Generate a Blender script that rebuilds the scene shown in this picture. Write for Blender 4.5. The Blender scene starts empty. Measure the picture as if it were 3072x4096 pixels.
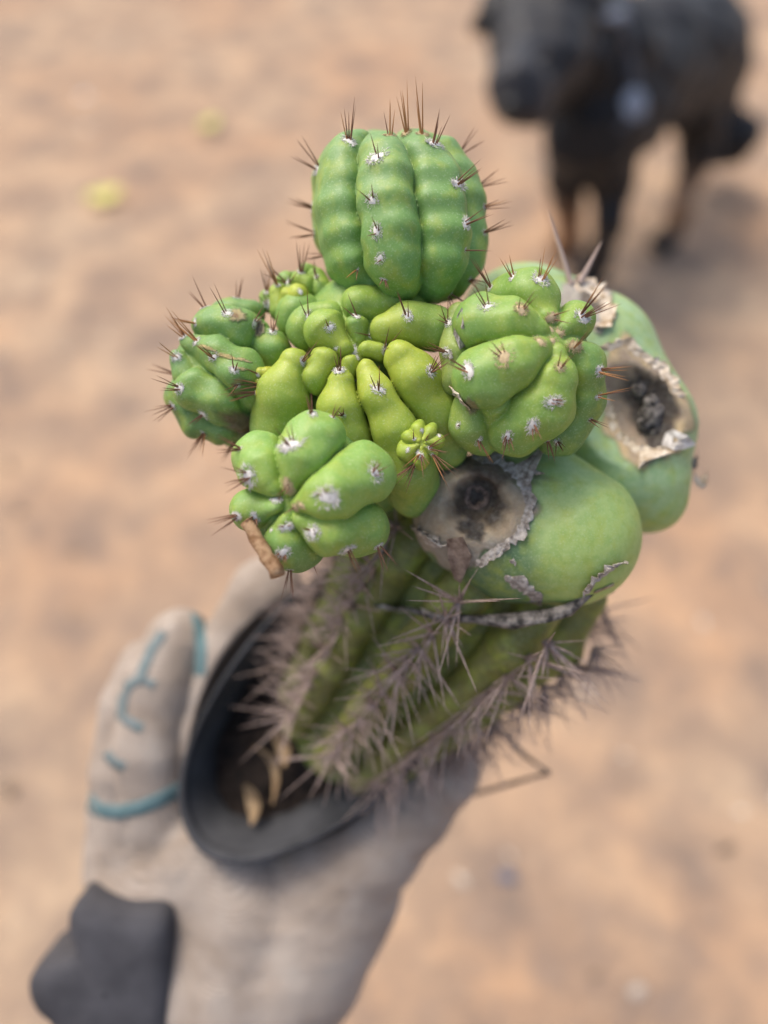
import bpy, math, random
import numpy as np
from mathutils import Vector, Matrix
from mathutils.bvhtree import BVHTree

random.seed(7)
rng = np.random.default_rng(7)
scene = bpy.context.scene
COL = scene.collection

# ------------------------------------------------------------------ camera
PITCH = math.radians(52.0)            # looking down
CAM = Vector((0.0, 0.0, 1.0))
F = 2980.0                            # focal length in photo pixels (3072 x 4096)
FOCUS = 0.251
cam_data = bpy.data.cameras.new('camera')
cam_data.sensor_fit = 'VERTICAL'
cam_data.sensor_height = 36.0
cam_data.lens = F / 4096.0 * 36.0
cam_data.clip_start = 0.01
cam_data.clip_end = 500.0
cam_data.dof.use_dof = True
cam_data.dof.focus_distance = FOCUS
cam_data.dof.aperture_fstop = 2.4
cam_data.dof.aperture_blades = 0
cam = bpy.data.objects.new('camera', cam_data)
cam.location = CAM
cam.rotation_euler = (math.radians(90) - PITCH, 0, 0)
COL.objects.link(cam)
scene.camera = cam

# ------------------------------------------------------------------ sky, sun, exposure
SUN_DIR = Vector((-0.36, 0.34, 0.87)).normalized()      # towards the sun
world = bpy.data.worlds.new('World')
scene.world = world
world.use_nodes = True
wn = world.node_tree.nodes
wl = world.node_tree.links
sky = wn.new('ShaderNodeTexSky')
sky.sky_type = 'NISHITA'
sky.sun_disc = False
sky.sun_elevation = math.asin(SUN_DIR.z)
sky.sun_rotation = math.atan2(SUN_DIR.x, SUN_DIR.y)
sky.air_density = 1.0
sky.dust_density = 5.0
bg = wn['Background']
bg.inputs['Strength'].default_value = 0.15
wl.new(sky.outputs['Color'], bg.inputs['Color'])
sun_data = bpy.data.lights.new('sun', 'SUN')
sun_data.energy = 1.25
sun_data.angle = math.radians(22.0)
sun_data.color = (1.0, 0.95, 0.87)
sun = bpy.data.objects.new('sun', sun_data)
sun.rotation_euler = SUN_DIR.to_track_quat('Z', 'Y').to_euler()
sun.location = (0, 0, 5)
COL.objects.link(sun)
scene.view_settings.view_transform = 'Standard'
scene.view_settings.look = 'None'
scene.view_settings.exposure = 0.62
scene.view_settings.gamma = 1.0
scene.view_settings.use_curve_mapping = False
scene.render.engine = 'CYCLES'
scene.cycles.use_denoising = True
scene.cycles.max_bounces = 8

# ------------------------------------------------------------------ photo pixel -> place
RIGHT = Vector((1, 0, 0))
UP = Vector((0, math.sin(PITCH), math.cos(PITCH)))
FWD = Vector((0, math.cos(PITCH), -math.sin(PITCH)))
RCAM = np.array([RIGHT, UP, -FWD]).T            # camera axes (x right, y up, z back) -> world
CAMN = np.array(CAM)


def P(px, py, d):
    return CAM + FWD * d + RIGHT * ((px - 1536) / F * d) - UP * ((py - 2048) / F * d)


def ground_hit(px, py):
    v = FWD + RIGHT * ((px - 1536) / F) - UP * ((py - 2048) / F)
    t = -CAM.z / v.z
    return CAM + v * t


def cw(p):
    """camera coordinates -> world"""
    return np.asarray(p) @ RCAM.T + CAMN


def cpt(px, py, d):
    return np.array([(px - 1536) / F * d, -(py - 2048) / F * d, -d])


# ------------------------------------------------------------------ materials
def mat_new(name):
    m = bpy.data.materials.new(name)
    m.use_nodes = True
    nt = m.node_tree
    b = nt.nodes['Principled BSDF']
    return m, nt, b


def noise(nt, scale, detail=4, rough=0.55, vec=None, dist=0.0):
    n = nt.nodes.new('ShaderNodeTexNoise')
    n.inputs['Scale'].default_value = scale
    n.inputs['Detail'].default_value = detail
    n.inputs['Roughness'].default_value = rough
    n.inputs['Distortion'].default_value = dist
    if vec is not None:
        nt.links.new(vec, n.inputs['Vector'])
    return n


def ramp(nt, fac, stops):
    r = nt.nodes.new('ShaderNodeValToRGB')
    cr = r.color_ramp
    while len(cr.elements) < len(stops):
        cr.elements.new(0.5)
    for e, (p, c) in zip(cr.elements, stops):
        e.position = p
        e.color = (*c, 1) if len(c) == 3 else c
    nt.links.new(fac, r.inputs['Fac'])
    return r


def mixc(nt, a, b, fac, mode='MIX'):
    m = nt.nodes.new('ShaderNodeMix')
    m.data_type = 'RGBA'
    m.blend_type = mode
    for sock, v in ((m.inputs[6], a), (m.inputs[7], b)):
        if isinstance(v, tuple):
            sock.default_value = (*v, 1)
        else:
            nt.links.new(v, sock)
    if isinstance(fac, (int, float)):
        m.inputs[0].default_value = fac
    else:
        nt.links.new(fac, m.inputs[0])
    return m.outputs[2]


def bump(nt, b, height, strength, dist):
    n = nt.nodes.new('ShaderNodeBump')
    n.inputs['Strength'].default_value = strength
    n.inputs['Distance'].default_value = dist
    nt.links.new(height, n.inputs['Height'])
    nt.links.new(n.outputs['Normal'], b.inputs['Normal'])


def geo_pos(nt):
    return nt.nodes.new('ShaderNodeTexCoord').outputs['Object']


def simple_mat(name, c1, c2, scale, rough=0.7, bump_s=0.0, bump_d=0.001, spec=0.3, stops=(0.35, 0.65), sheen=0.0):
    m, nt, b = mat_new(name)
    v = geo_pos(nt)
    n = noise(nt, scale, 5, 0.6, v)
    r = ramp(nt, n.outputs['Fac'], [(stops[0], c1), (stops[1], c2)])
    nt.links.new(r.outputs['Color'], b.inputs['Base Color'])
    b.inputs['Roughness'].default_value = rough
    b.inputs['Specular IOR Level'].default_value = spec
    if sheen:
        b.inputs['Sheen Weight'].default_value = sheen
    if bump_s:
        n2 = noise(nt, scale * 4, 4, 0.6, v)
        bump(nt, b, n2.outputs['Fac'], bump_s, bump_d)
    return m


def flesh_material():
    m, nt, b = mat_new('cactus_flesh')
    a = nt.nodes.new('ShaderNodeAttribute')
    a.attribute_name = 'pigment'
    v = geo_pos(nt)
    n1 = noise(nt, 160, 3, 0.5, v)
    n2 = noise(nt, 1500, 2, 0.5, v)
    hs0 = mixc(nt, a.outputs['Color'], (0.34, 0.40, 0.05), ramp(nt, n1.outputs['Fac'], [(0.46, (0, 0, 0)), (0.72, (0.55, 0.55, 0.55))]).outputs['Color'])
    n5 = noise(nt, 330, 4, 0.6, v)
    hs = mixc(nt, hs0, (0.62, 0.78, 0.62), ramp(nt, n5.outputs['Fac'], [(0.35, (0.5, 0.5, 0.5)), (0.6, (0, 0, 0))]).outputs['Color'], 'MULTIPLY')
    sp = ramp(nt, n2.outputs['Fac'], [(0.55, (0, 0, 0)), (0.72, (0.26, 0.26, 0.26))])
    col = mixc(nt, hs, (0.55, 0.62, 0.40), sp.outputs['Color'])
    # corky scar tissue
    s = nt.nodes.new('ShaderNodeAttribute')
    s.attribute_name = 'scar'
    n3 = noise(nt, 420, 6, 0.7, v)
    n4 = noise(nt, 130, 4, 0.6, v, 0.6)
    cork = ramp(nt, n3.outputs['Fac'], [(0.30, (0.035, 0.026, 0.02)), (0.45, (0.17, 0.13, 0.10)), (0.56, (0.30, 0.27, 0.22)), (0.7, (0.50, 0.47, 0.42))])
    corkt = mixc(nt, cork.outputs['Color'], (0.42, 0.27, 0.13), ramp(nt, n4.outputs['Fac'], [(0.48, (0, 0, 0)), (0.7, (0.6, 0.6, 0.6))]).outputs['Color'])
    corkp = mixc(nt, corkt, s.outputs['Color'], 0.78)
    col2 = mixc(nt, col, corkp, s.outputs['Alpha'])
    nt.links.new(col2, b.inputs['Base Color'])
    b.inputs['Roughness'].default_value = 0.46
    b.inputs['Specular IOR Level'].default_value = 0.42
    rr = nt.nodes.new('ShaderNodeMapRange')
    rr.inputs['To Min'].default_value = 0.5
    rr.inputs['To Max'].default_value = 0.9
    nt.links.new(s.outputs['Alpha'], rr.inputs['Value'])
    nt.links.new(rr.outputs['Result'], b.inputs['Roughness'])
    b.inputs['Subsurface Weight'].default_value = 0.12
    b.inputs['Subsurface Radius'].default_value = (0.6, 1.0, 0.25)
    b.inputs['Subsurface Scale'].default_value = 0.003
    # bump: fine skin + cork roughness
    mul = nt.nodes.new('ShaderNodeMath')
    mul.operation = 'MULTIPLY_ADD'
    nt.links.new(n3.outputs['Fac'], mul.inputs[0])
    nt.links.new(s.outputs['Alpha'], mul.inputs[1])
    sc = nt.nodes.new('ShaderNodeMath')
    sc.operation = 'MULTIPLY'
    sc.inputs[1].default_value = 0.05
    nt.links.new(n2.outputs['Fac'], sc.inputs[0])
    nt.links.new(sc.outputs['Value'], mul.inputs[2])
    bump(nt, b, mul.outputs['Value'], 0.9, 0.0014)
    return m


M_FLESH = flesh_material()
M_WOOL = simple_mat('areole_wool', (0.58, 0.54, 0.47), (0.84, 0.82, 0.78), 900, 0.9)
M_WOOLT = simple_mat('areole_felt', (0.42, 0.30, 0.15), (0.66, 0.54, 0.34), 900, 0.9)
M_SPINE = simple_mat('spine_brown', (0.11, 0.046, 0.028), (0.26, 0.125, 0.065), 700, 0.5)
M_SPINEO = simple_mat('spine_orange', (0.30, 0.11, 0.035), (0.46, 0.24, 0.09), 700, 0.5)
M_SPINEG = simple_mat('spine_grey', (0.24, 0.17, 0.145), (0.47, 0.37, 0.32), 500, 0.7)
M_PAPER = simple_mat('dry_skin', (0.17, 0.14, 0.115), (0.52, 0.48, 0.43), 420, 0.85, 0.6, 0.0006)
M_PAPERW = simple_mat('pale_dry_skin', (0.38, 0.27, 0.16), (0.74, 0.66, 0.54), 380, 0.8, 0.5, 0.0006)

# ------------------------------------------------------------------ object helpers


def tag(o, label=None, cat=None, group=None, kind=None):
    for k, val in (('label', label), ('category', cat), ('group', group), ('kind', kind)):
        if val:
            o[k] = val
    return o


def link(name, data, parent=None, origin=None):
    o = bpy.data.objects.new(name, data)
    COL.objects.link(o)
    if parent is not None:
        o.parent = parent
    return o


def empty(name, loc):
    o = bpy.data.objects.new(name, None)
    o.empty_display_size = 0.02
    o.location = loc
    COL.objects.link(o)
    return o


def mesh_np(name, verts, faces, mat, smooth=True):
    me = bpy.data.meshes.new(name)
    verts = np.asarray(verts, dtype=np.float32)
    if isinstance(faces, np.ndarray):
        n, k = faces.shape
        me.vertices.add(len(verts))
        me.vertices.foreach_set('co', verts.ravel())
        me.loops.add(n * k)
        me.loops.foreach_set('vertex_index', faces.astype(np.int32).ravel())
        me.polygons.add(n)
        me.polygons.foreach_set('loop_start', np.arange(0, n * k, k, dtype=np.int32))
        me.update(calc_edges=True)
        me.validate()
    else:
        me.from_pydata([tuple(v) for v in verts], [], faces)
        me.update()
    if mat is not None:
        me.materials.append(mat)
    if smooth and len(me.polygons):
        me.polygons.foreach_set('use_smooth', np.ones(len(me.polygons), dtype=bool))
    return me


# ------------------------------------------------------------------ soft bodies from blended round cones
def sd_cone(p, a, b, ra, rb):
    """distance to a capsule whose radius runs from ra to rb"""
    a = np.asarray(a, dtype=p.dtype)
    b = np.asarray(b, dtype=p.dtype)
    ba = b - a
    l2 = float(ba @ ba)
    if l2 < 1e-14:
        return np.linalg.norm(p - a, axis=-1) - ra
    t = np.clip(((p - a) @ ba) / l2, 0, 1)
    c = a + t[..., None] * ba
    return np.linalg.norm(p - c, axis=-1) - (ra + (rb - ra) * t)


def smin(a, b, k):
    h = np.maximum(k - np.abs(a - b), 0) / k
    return np.minimum(a, b) - h * h * k * 0.25


def surface_nets(val, org, h):
    nx, ny, nz = val.shape
    ins = val < 0
    corners = [(i, j, k) for i in (0, 1) for j in (0, 1) for k in (0, 1)]
    sl = lambda A, i, j, k: A[i:nx - 1 + i, j:ny - 1 + j, k:nz - 1 + k]
    cnt = sum(sl(ins, *c).astype(np.int8) for c in corners)
    act = (cnt > 0) & (cnt < 8)
    ci = np.argwhere(act)
    cv = np.stack([val[ci[:, 0] + c[0], ci[:, 1] + c[1], ci[:, 2] + c[2]] for c in corners], 1)
    acc = np.zeros((len(ci), 3))
    num = np.zeros(len(ci))
    for a in range(8):
        for b in range(a + 1, 8):
            ca, cb = np.array(corners[a]), np.array(corners[b])
            if np.abs(ca - cb).sum() != 1:
                continue
            va, vb = cv[:, a], cv[:, b]
            x = (va < 0) != (vb < 0)
            t = np.where(x, va / np.where(x, va - vb, 1), 0)
            acc[x] += ca + t[x, None] * (cb - ca)
            num[x] += 1
    verts = org + h * (ci + acc / num[:, None])
    idx = -np.ones(act.shape, dtype=np.int64)
    idx[ci[:, 0], ci[:, 1], ci[:, 2]] = np.arange(len(ci))
    faces = []
    for ax in range(3):
        o1, o2 = [(1, 2), (2, 0), (0, 1)][ax]
        s0 = [slice(1, n - 1) for n in (nx, ny, nz)]
        s1 = list(s0)
        s0[ax] = slice(0, val.shape[ax] - 1)
        s1[ax] = slice(1, val.shape[ax])
        A, B = ins[tuple(s0)], ins[tuple(s1)]
        for flip in (0, 1):
            e = np.argwhere((A & ~B) if not flip else (~A & B))
            if not len(e):
                continue
            base = e.copy()
            base[:, o1] += 1
            base[:, o2] += 1
            q = []
            for d1, d2 in ((0, 0), (-1, 0), (-1, -1), (0, -1)):
                c = base.copy()
                c[:, o1] += d1
                c[:, o2] += d2
                q.append(idx[c[:, 0], c[:, 1], c[:, 2]])
            q = np.stack(q, 1)
            if flip:
                q = q[:, ::-1]
            faces.append(q)
    return verts, np.concatenate(faces)


def relax(v, f, it=2, lam=0.5):
    e = np.concatenate([f[:, [0, 1]], f[:, [1, 2]], f[:, [2, 3]], f[:, [3, 0]]])
    for k in range(it):
        s = np.zeros_like(v)
        n = np.zeros(len(v))
        np.add.at(s, e[:, 0], v[e[:, 1]])
        np.add.at(n, e[:, 0], 1)
        np.add.at(s, e[:, 1], v[e[:, 0]])
        np.add.at(n, e[:, 1], 1)
        v = v + lam * (s / n[:, None] - v)
    return v


class Body:
    """a fleshy body: blended round cones given in photo pixels at a depth; z is towards the camera in the same pixels"""

    def __init__(self, depth, k=22, step=6.0, chain=30, crease=0, cores=1):
        self.crease = crease
        self.room = None
        self.cores = cores
        self.chain = chain
        self.d = depth
        self.s = depth / F
        self.k = k * self.s
        self.h = step * self.s
        self.lobes = []
        self.cuts = []
        self.spots = []

    def c(self, x, y, z):
        return cpt(x, y, self.d - z * self.s)

    def lobe(self, pts, col, kk=None):
        """pts: list of (x, y, z, r): a chain of round cones that counts as one lobe"""
        q = []
        for (x, y, z, r) in pts:
            q.append((self.c(x, y, z), r * (self.d - z * self.s) / F))
        self.lobes.append((q, np.array(col), kk))

    def cut(self, x, y, z, r, k=20):
        self.cuts.append((self.c(x, y, z), r * self.s, k * self.s))

    def spot(self, x, y, rx, ry, ang, col, edge=0.3, amount=1.0):
        self.spots.append((x, y, rx, ry, ang, col, edge, amount))

    def lobe_dist(self, p, q):
        if len(q) == 1:
            return sd_cone(p, q[0][0], q[0][0], q[0][1], q[0][1])
        d = None
        for (a, ra), (b, rb) in zip(q[:-1], q[1:]):
            e = sd_cone(p, a, b, ra, rb)
            d = e if d is None else smin(d, e, self.chain * self.s)
        return d

    def build(self, name, parent, origin, mat=M_FLESH, warp=0.0):
        lo = np.min([c - r for q, _, _ in self.lobes for c, r in q], 0) - 4 * self.h
        hi = np.max([c + r for q, _, _ in self.lobes for c, r in q], 0) + 4 * self.h
        n = np.ceil((hi - lo) / self.h).astype(int) + 1
        g = np.stack(np.meshgrid(*[lo[i] + self.h * np.arange(n[i]) for i in range(3)], indexing='ij'), -1).astype(np.float32)
        if warp:
            w = warp * self.s
            f = 2 * math.pi / (230 * self.s)
            g2 = g.copy()
            g2[..., 0] += w * np.sin(f * g[..., 1] + 1.3) + 0.6 * w * np.sin(2.3 * f * g[..., 2] + .4)
            g2[..., 1] += w * np.sin(f * g[..., 2] + 0.2) + 0.6 * w * np.sin(2.1 * f * g[..., 0] + 2.)
            g2[..., 2] += w * np.sin(f * g[..., 0] + 2.3) + 0.6 * w * np.sin(2.2 * f * g[..., 1] + 5.)
        else:
            g2 = g
        val = np.full(tuple(n), 1.0, dtype=np.float32)
        d1 = np.full(tuple(n), 1.0, dtype=np.float32)
        d2 = np.full(tuple(n), 1.0, dtype=np.float32)
        pad = (self.k * 2 + 5 * self.h + (2.5 * warp * self.s))
        for li, (q, col, kk) in enumerate(self.lobes):
            kq = (kk * self.s) if kk else self.k
            mn = np.min([c - r for c, r in q], 0) - pad - kq
            mx = np.max([c + r for c, r in q], 0) + pad + kq
            i0 = np.clip(np.floor((mn - lo) / self.h).astype(int), 0, n)
            i1 = np.clip(np.ceil((mx - lo) / self.h).astype(int) + 1, 0, n)
            sl = tuple(slice(a, b) for a, b in zip(i0, i1))
            e = self.lobe_dist(g2[sl], q)
            if self.crease and li >= self.cores:
                d2[sl] = np.minimum(d2[sl], np.maximum(d1[sl], e))
                d1[sl] = np.minimum(d1[sl], e)
                continue
            val[sl] = smin(val[sl], e, kq)
        if self.crease:
            # neighbouring lobes are pressed together: a narrow valley runs where they meet
            w = 13 * self.s
            sm = smin(d1, d2, self.k)
            sm += (self.crease * self.s) * np.exp(-(d2 - d1) / w) * np.clip(1 - np.abs(d1) / (60 * self.s), 0, 1)
            val = smin(val, sm, self.k)
        for c, r, k in self.cuts:
            e = -(np.linalg.norm(g2 - c, axis=-1) - r)
            val = -smin(-val, -e, k)
        if self.room is not None:
            val = np.maximum(val, -self.room(g))
        v, f = surface_nets(val, lo, self.h)
        v = relax(v, f, 1, 0.6)
        # pigment, blended between the lobes
        ws = 0
        cs = 0
        for q, col, kk in self.lobes:
            w = np.exp(-np.clip(self.lobe_dist(v, q), -1, 1) / (16 * self.s))
            # young flesh towards the growing end of the lobe (first point)
            if len(col) == 6:
                L = sum(np.linalg.norm(q[i + 1][0] - q[i][0]) for i in range(len(q) - 1)) + q[0][1]
                t = np.clip(np.linalg.norm(v - q[0][0], axis=1) / max(L, 1e-6), 0, 1)[:, None] ** 0.95
                cc = col[:3] * (1 - t) + col[3:] * t
            else:
                cc = col[:3][None, :]
            ws = ws + w[:, None]
            cs = cs + w[:, None] * cc
        pig = cs / ws
        # scars and blemishes, on the side they are seen from
        scar = np.zeros((len(v), 4))
        if self.spots:
            X = 1536 + F * v[:, 0] / -v[:, 2]
            Y = 2048 - F * v[:, 1] / -v[:, 2]
            tri = f
            fn = np.cross(v[f[:, 1]] - v[f[:, 0]], v[f[:, 2]] - v[f[:, 0]])
            vn = np.zeros_like(v)
            for i in range(4):
                np.add.at(vn, f[:, i], fn)
            facing = (vn * -v).sum(1) > 0
            for (x, y, rx, ry, ang, col, edge, am) in self.spots:
                ca, sa = math.cos(ang), math.sin(ang)
                dx, dy = X - x, Y - y
                u = (dx * ca + dy * sa) / rx
                w = (-dx * sa + dy * ca) / ry
                th = np.arctan2(w, u)
                wob = 1 + 0.12 * np.sin(3 * th + x) + 0.08 * np.sin(7 * th + y) + 0.05 * np.sin(13 * th + 2 * x)
                r = np.hypot(u, w) / wob
                al = np.clip((1 + edge / 2 - r) / edge, 0, 1) * am * facing
                scar[:, :3] = scar[:, :3] * (1 - al[:, None]) + np.array(col) * al[:, None]
                scar[:, 3] = scar[:, 3] * (1 - al) + al
        W = cw(v)
        me = mesh_np(name, W - np.array(origin), f, mat)
        at = me.color_attributes.new('pigment', 'FLOAT_COLOR', 'POINT')
        at.data.foreach_set('color', np.concatenate([pig, np.ones((len(v), 1))], 1).astype(np.float32).ravel())
        at = me.color_attributes.new('scar', 'FLOAT_COLOR', 'POINT')
        at.data.foreach_set('color', scar.astype(np.float32).ravel())
        o = link(name, me, parent)
        self.bvh = BVHTree.FromPolygons([Vector(p) for p in W], [tuple(int(i) for i in q) for q in f])
        self.obj = o
        self.origin = Vector(origin)
        return o

    def on(self, px, py):
        """where the ray through a photo pixel meets the body (nearest point if it passes beside)"""
        ray = (P(px, py, 1.0) - CAM).normalized()
        hit, nrm, _, _ = self.bvh.ray_cast(CAM, ray)
        if hit is None:
            hit, nrm, _, _ = self.bvh.find_nearest(P(px, py, self.d))
        return hit, nrm


# ------------------------------------------------------------------ areoles and spines
def tuft_mesh(seed, mat, n=170, name='areole'):
    r = random.Random(seed)
    V, Fc = [], []
    # a low felted cushion
    seg = 9
    V.append((0, 0, 0.16))
    for j, (rr, zz) in enumerate(((0.42, 0.15), (0.72, -0.1))):
        for i in range(seg):
            a = 2 * math.pi * i / seg
            q = rr * r.uniform(0.75, 1.2)
            V.append((q * math.cos(a), q * math.sin(a), zz))
    for i in range(seg):
        Fc.append((0, 1 + i, 1 + (i + 1) % seg))
        Fc.append((1 + i, 1 + seg + i, 1 + seg + (i + 1) % seg, 1 + (i + 1) % seg))
    for k in range(n):
        a = r.uniform(0, 2 * math.pi)
        q = 0.75 * math.sqrt(r.random())
        b = Vector((q * math.cos(a), q * math.sin(a), 0.0))
        d = Vector((math.cos(a + r.uniform(-.9, .9)) * (0.35 + q), math.sin(a + r.uniform(-.9, .9)) * (0.35 + q), r.uniform(0.15, 0.85))).normalized()
        L = r.uniform(0.22, 0.62)
        side = d.cross(Vector((r.uniform(-1, 1), r.uniform(-1, 1), r.uniform(-1, 1)))).normalized() * r.uniform(0.02, 0.045)
        up2 = d.cross(side)
        mid = b + d * L * 0.55
        tip = b + d * L + Vector((0, 0, -0.16 * L)) + Vector((r.uniform(-.1, .1), r.uniform(-.1, .1), 0))
        i0 = len(V)
        V += [tuple(b + side), tuple(b - side), tuple(b + up2), tuple(mid + side * .8), tuple(mid - side * .8), tuple(mid + up2 * .8), tuple(tip)]
        Fc += [(i0, i0 + 1, i0 + 4, i0 + 3), (i0 + 1, i0 + 2, i0 + 5, i0 + 4), (i0 + 2, i0, i0 + 3, i0 + 5),
               (i0 + 3, i0 + 4, i0 + 6), (i0 + 4, i0 + 5, i0 + 6), (i0 + 5, i0 + 3, i0 + 6)]
    return mesh_np(name, V, Fc, mat)


def spine_mesh(mat, bend=0.06, name='spine'):
    V, Fc = [], []
    seg = 6
    prof = [(0, 1.15), (0.04, 1.0), (0.3, 0.8), (0.6, 0.52), (0.85, 0.25)]
    for t, r in prof:
        for i in range(seg):
            a = 2 * math.pi * i / seg
            V.append((r * math.cos(a), r * math.sin(a), t))
    V.append((0, 0, 1))
    for j in range(len(prof) - 1):
        for i in range(seg):
            Fc.append((j * seg + i, j * seg + (i + 1) % seg, (j + 1) * seg + (i + 1) % seg, (j + 1) * seg + i))
    b = (len(prof) - 1) * seg
    for i in range(seg):
        Fc.append((b + i, b + (i + 1) % seg, len(V) - 1))
    return mesh_np(name, V, Fc, mat)


TUFTS = [tuft_mesh(i, M_WOOL) for i in range(4)]
TUFTS_T = [tuft_mesh(20 + i, M_WOOLT, 130) for i in range(2)]
TUFTS_G = [tuft_mesh(40 + i, simple_mat('grey_wool', (0.16, 0.12, 0.10), (0.36, 0.29, 0.24), 700, .95), 60) for i in range(2)]
SPINES = {'b': spine_mesh(M_SPINE), 'o': spine_mesh(M_SPINEO), 'g': spine_mesh(M_SPINEG)}
RS = random.Random(11)


def orient(n, spin):
    q = n.to_track_quat('Z', 'Y')
    from mathutils import Quaternion
    return q @ Quaternion((0, 0, 1), spin)


def put_spine(parent, origin, base, d, length, rad, kind='b'):
    M = Matrix.Translation(base - origin) @ orient(d, RS.uniform(0, 6.28)).to_matrix().to_4x4() @ Matrix.Diagonal((rad, rad, length, 1))
    SPINE_LIST.append((length, parent, kind, M))


SPINE_LIST = []


def finish_spines():
    SPINE_LIST.sort(key=lambda r: -r[0])
    for (L, parent, kind, M) in SPINE_LIST[:300]:
        o = link('spine', SPINES[kind], parent)
        o.matrix_basis = M
    V, Fc = [], []
    for (L, parent, kind, M) in SPINE_LIST[300:]:
        b = len(V)
        V += [tuple(M @ v.co) for v in SPINES['b'].vertices]
        Fc += [tuple(i + b for i in p.vertices) for p in SPINES['b'].polygons]
    if V:
        o = link('short_spines', mesh_np('short_spines', V, Fc, M_SPINE), cactus)
        o['kind'] = 'stuff'
    print('SPINES', len(SPINE_LIST))


def img_dir(dx, dy, toward=0.0):
    return (RIGHT * dx - UP * dy - FWD * toward)


def areole(body, px, py, size=30, n=4, length=95, kind='b', bias=(0, 0), tan=False, spread=0.55, wool=True, thick=3.3):
    s = body.s
    hit, nrm = body.on(px, py)
    if wool:
        o = link('areole', RS.choice(TUFTS_T if tan else TUFTS), body.obj)
        sc = size * s
        el = RS.uniform(0.75, 1.3)
        o.matrix_basis = (Matrix.Translation(hit - body.origin - nrm * sc * 0.08) @ orient(nrm, RS.uniform(0, 6.28)).to_matrix().to_4x4()
                          @ Matrix.Diagonal((sc * el, sc / el, sc * 0.75, 1)))
    bd = img_dir(*bias)
    for i in range(n):
        t = Vector((RS.gauss(0, 1), RS.gauss(0, 1), RS.gauss(0, 1)))
        t = (t - nrm * t.dot(nrm))
        if t.length > 1e-6:
            t.normalize()
        d = (nrm * 0.85 + t * spread * RS.uniform(0.5, 1.3) + bd).normalized()
        if d.dot(nrm) < 0.12:
            d = (d + nrm * (0.2 - d.dot(nrm))).normalized()
        base = hit + t * size * s * 0.25 - nrm * 4 * s
        put_spine(body.obj, body.origin, base, d, length * s * RS.uniform(0.75, 1.35), thick * s * RS.uniform(0.75, 1.05), kind if RS.random() < 0.8 else RS.choice('bo'))


def flake(parent, origin, pts, mat, thick, bulge=0.0, name='papery_flake', curl=None):
    """a dry shard of skin: world-space outline, filled as a fan about its middle, with thickness"""
    pts = [Vector(p) for p in pts]
    c = sum(pts, Vector()) / len(pts)
    n = Vector()
    for a, b in zip(pts, pts[1:] + pts[:1]):
        n += (a - c).cross(b - c)
    n.normalize()
    if n.dot(CAM - c) < 0:
        n = -n
    c = c + n * bulge
    m = len(pts)
    mid = [(p + c) / 2 + n * (bulge * 0.35 + RS.uniform(-.3, .3) * thick) for p in pts]
    V = [c] + mid + pts
    V2 = [p - n * thick for p in V]
    K = len(V)
    Fc = []
    for i in range(m):
        j = (i + 1) % m
        Fc += [(0, 1 + i, 1 + j), (1 + i, 1 + m + i, 1 + m + j, 1 + j)]
        Fc += [(K, K + 1 + j, K + 1 + i), (K + 1 + i, K + 1 + j, K + 1 + m + j, K + 1 + m + i)]
        Fc += [(1 + m + i, K + 1 + m + i, K + 1 + m + j, 1 + m + j)]
    me = mesh_np(name, [tuple(p - origin) for p in V + V2], Fc, mat, smooth=False)
    return link(name, me, parent)


# ================================================================== GROUND
def ground_material():
    m, nt, b = mat_new('dry_sandy_soil')
    v = geo_pos(nt)
    big = noise(nt, 2.2, 4, 0.55, v, 0.4)
    mid = noise(nt, 7.5, 6, 0.65, v, 0.3)
    fine = noise(nt, 60, 6, 0.65, v)
    base = ramp(nt, big.outputs['Fac'], [(0.35, (0.48, 0.30, 0.18)), (0.65, (0.475, 0.345, 0.23))])
    dark = ramp(nt, mid.outputs['Fac'], [(0.34, (0.95, 0.95, 0.95)), (0.60, (0, 0, 0))])
    c1 = mixc(nt, base.outputs['Color'], (0.22, 0.165, 0.13), dark.outputs['Color'])
    m2 = noise(nt, 22, 4, 0.6, v, 0.2)
    c1 = mixc(nt, c1, (0.30, 0.215, 0.16), ramp(nt, m2.outputs['Fac'], [(0.34, (0.5, 0.5, 0.5)), (0.5, (0, 0, 0))]).outputs['Color'])
    c2 = mixc(nt, c1, (0.56, 0.47, 0.36), ramp(nt, fine.outputs['Fac'], [(0.6, (0, 0, 0)), (0.75, (0.5, 0.5, 0.5))]).outputs['Color'])
    nt.links.new(c2, b.inputs['Base Color'])
    b.inputs['Roughness'].default_value = 0.95
    b.inputs['Specular IOR Level'].default_value = 0.1
    bump(nt, b, fine.outputs['Fac'], 0.6, 0.01)
    return m


def build_ground():
    n = 140
    xs = np.linspace(-2.0, 2.4, n)
    ys = np.linspace(-1.2, 4.2, n)
    ext = np.array([-60., -25., -10., -5.])
    xs = np.concatenate([ext, xs, -ext[::-1]])
    ys = np.concatenate([ext, ys, np.array([6., 10., 25., 60., 150.])])
    X, Y = np.meshgrid(xs, ys, indexing='ij')
    Z = (0.003 * np.sin(3.1 * X + 1.7 * Y) + 0.0012 * np.sin(7.3 * X - 5.1 * Y + 1) + 0.0008 * np.sin(13 * X + 11 * Y + 2))
    Z += rng.normal(0, 0.0012, Z.shape)
    V = np.stack([X, Y, Z], -1).reshape(-1, 3)
    i, j = np.meshgrid(np.arange(len(xs) - 1), np.arange(len(ys) - 1), indexing='ij')
    a = (i * len(ys) + j).ravel()
    Fc = np.stack([a, a + len(ys), a + len(ys) + 1, a + 1], 1)
    o = link('ground', mesh_np('ground', V, Fc, ground_material()))
    tag(o, 'bare dry sandy soil of beige and brown patches', 'ground', kind='structure')


build_ground()

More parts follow.
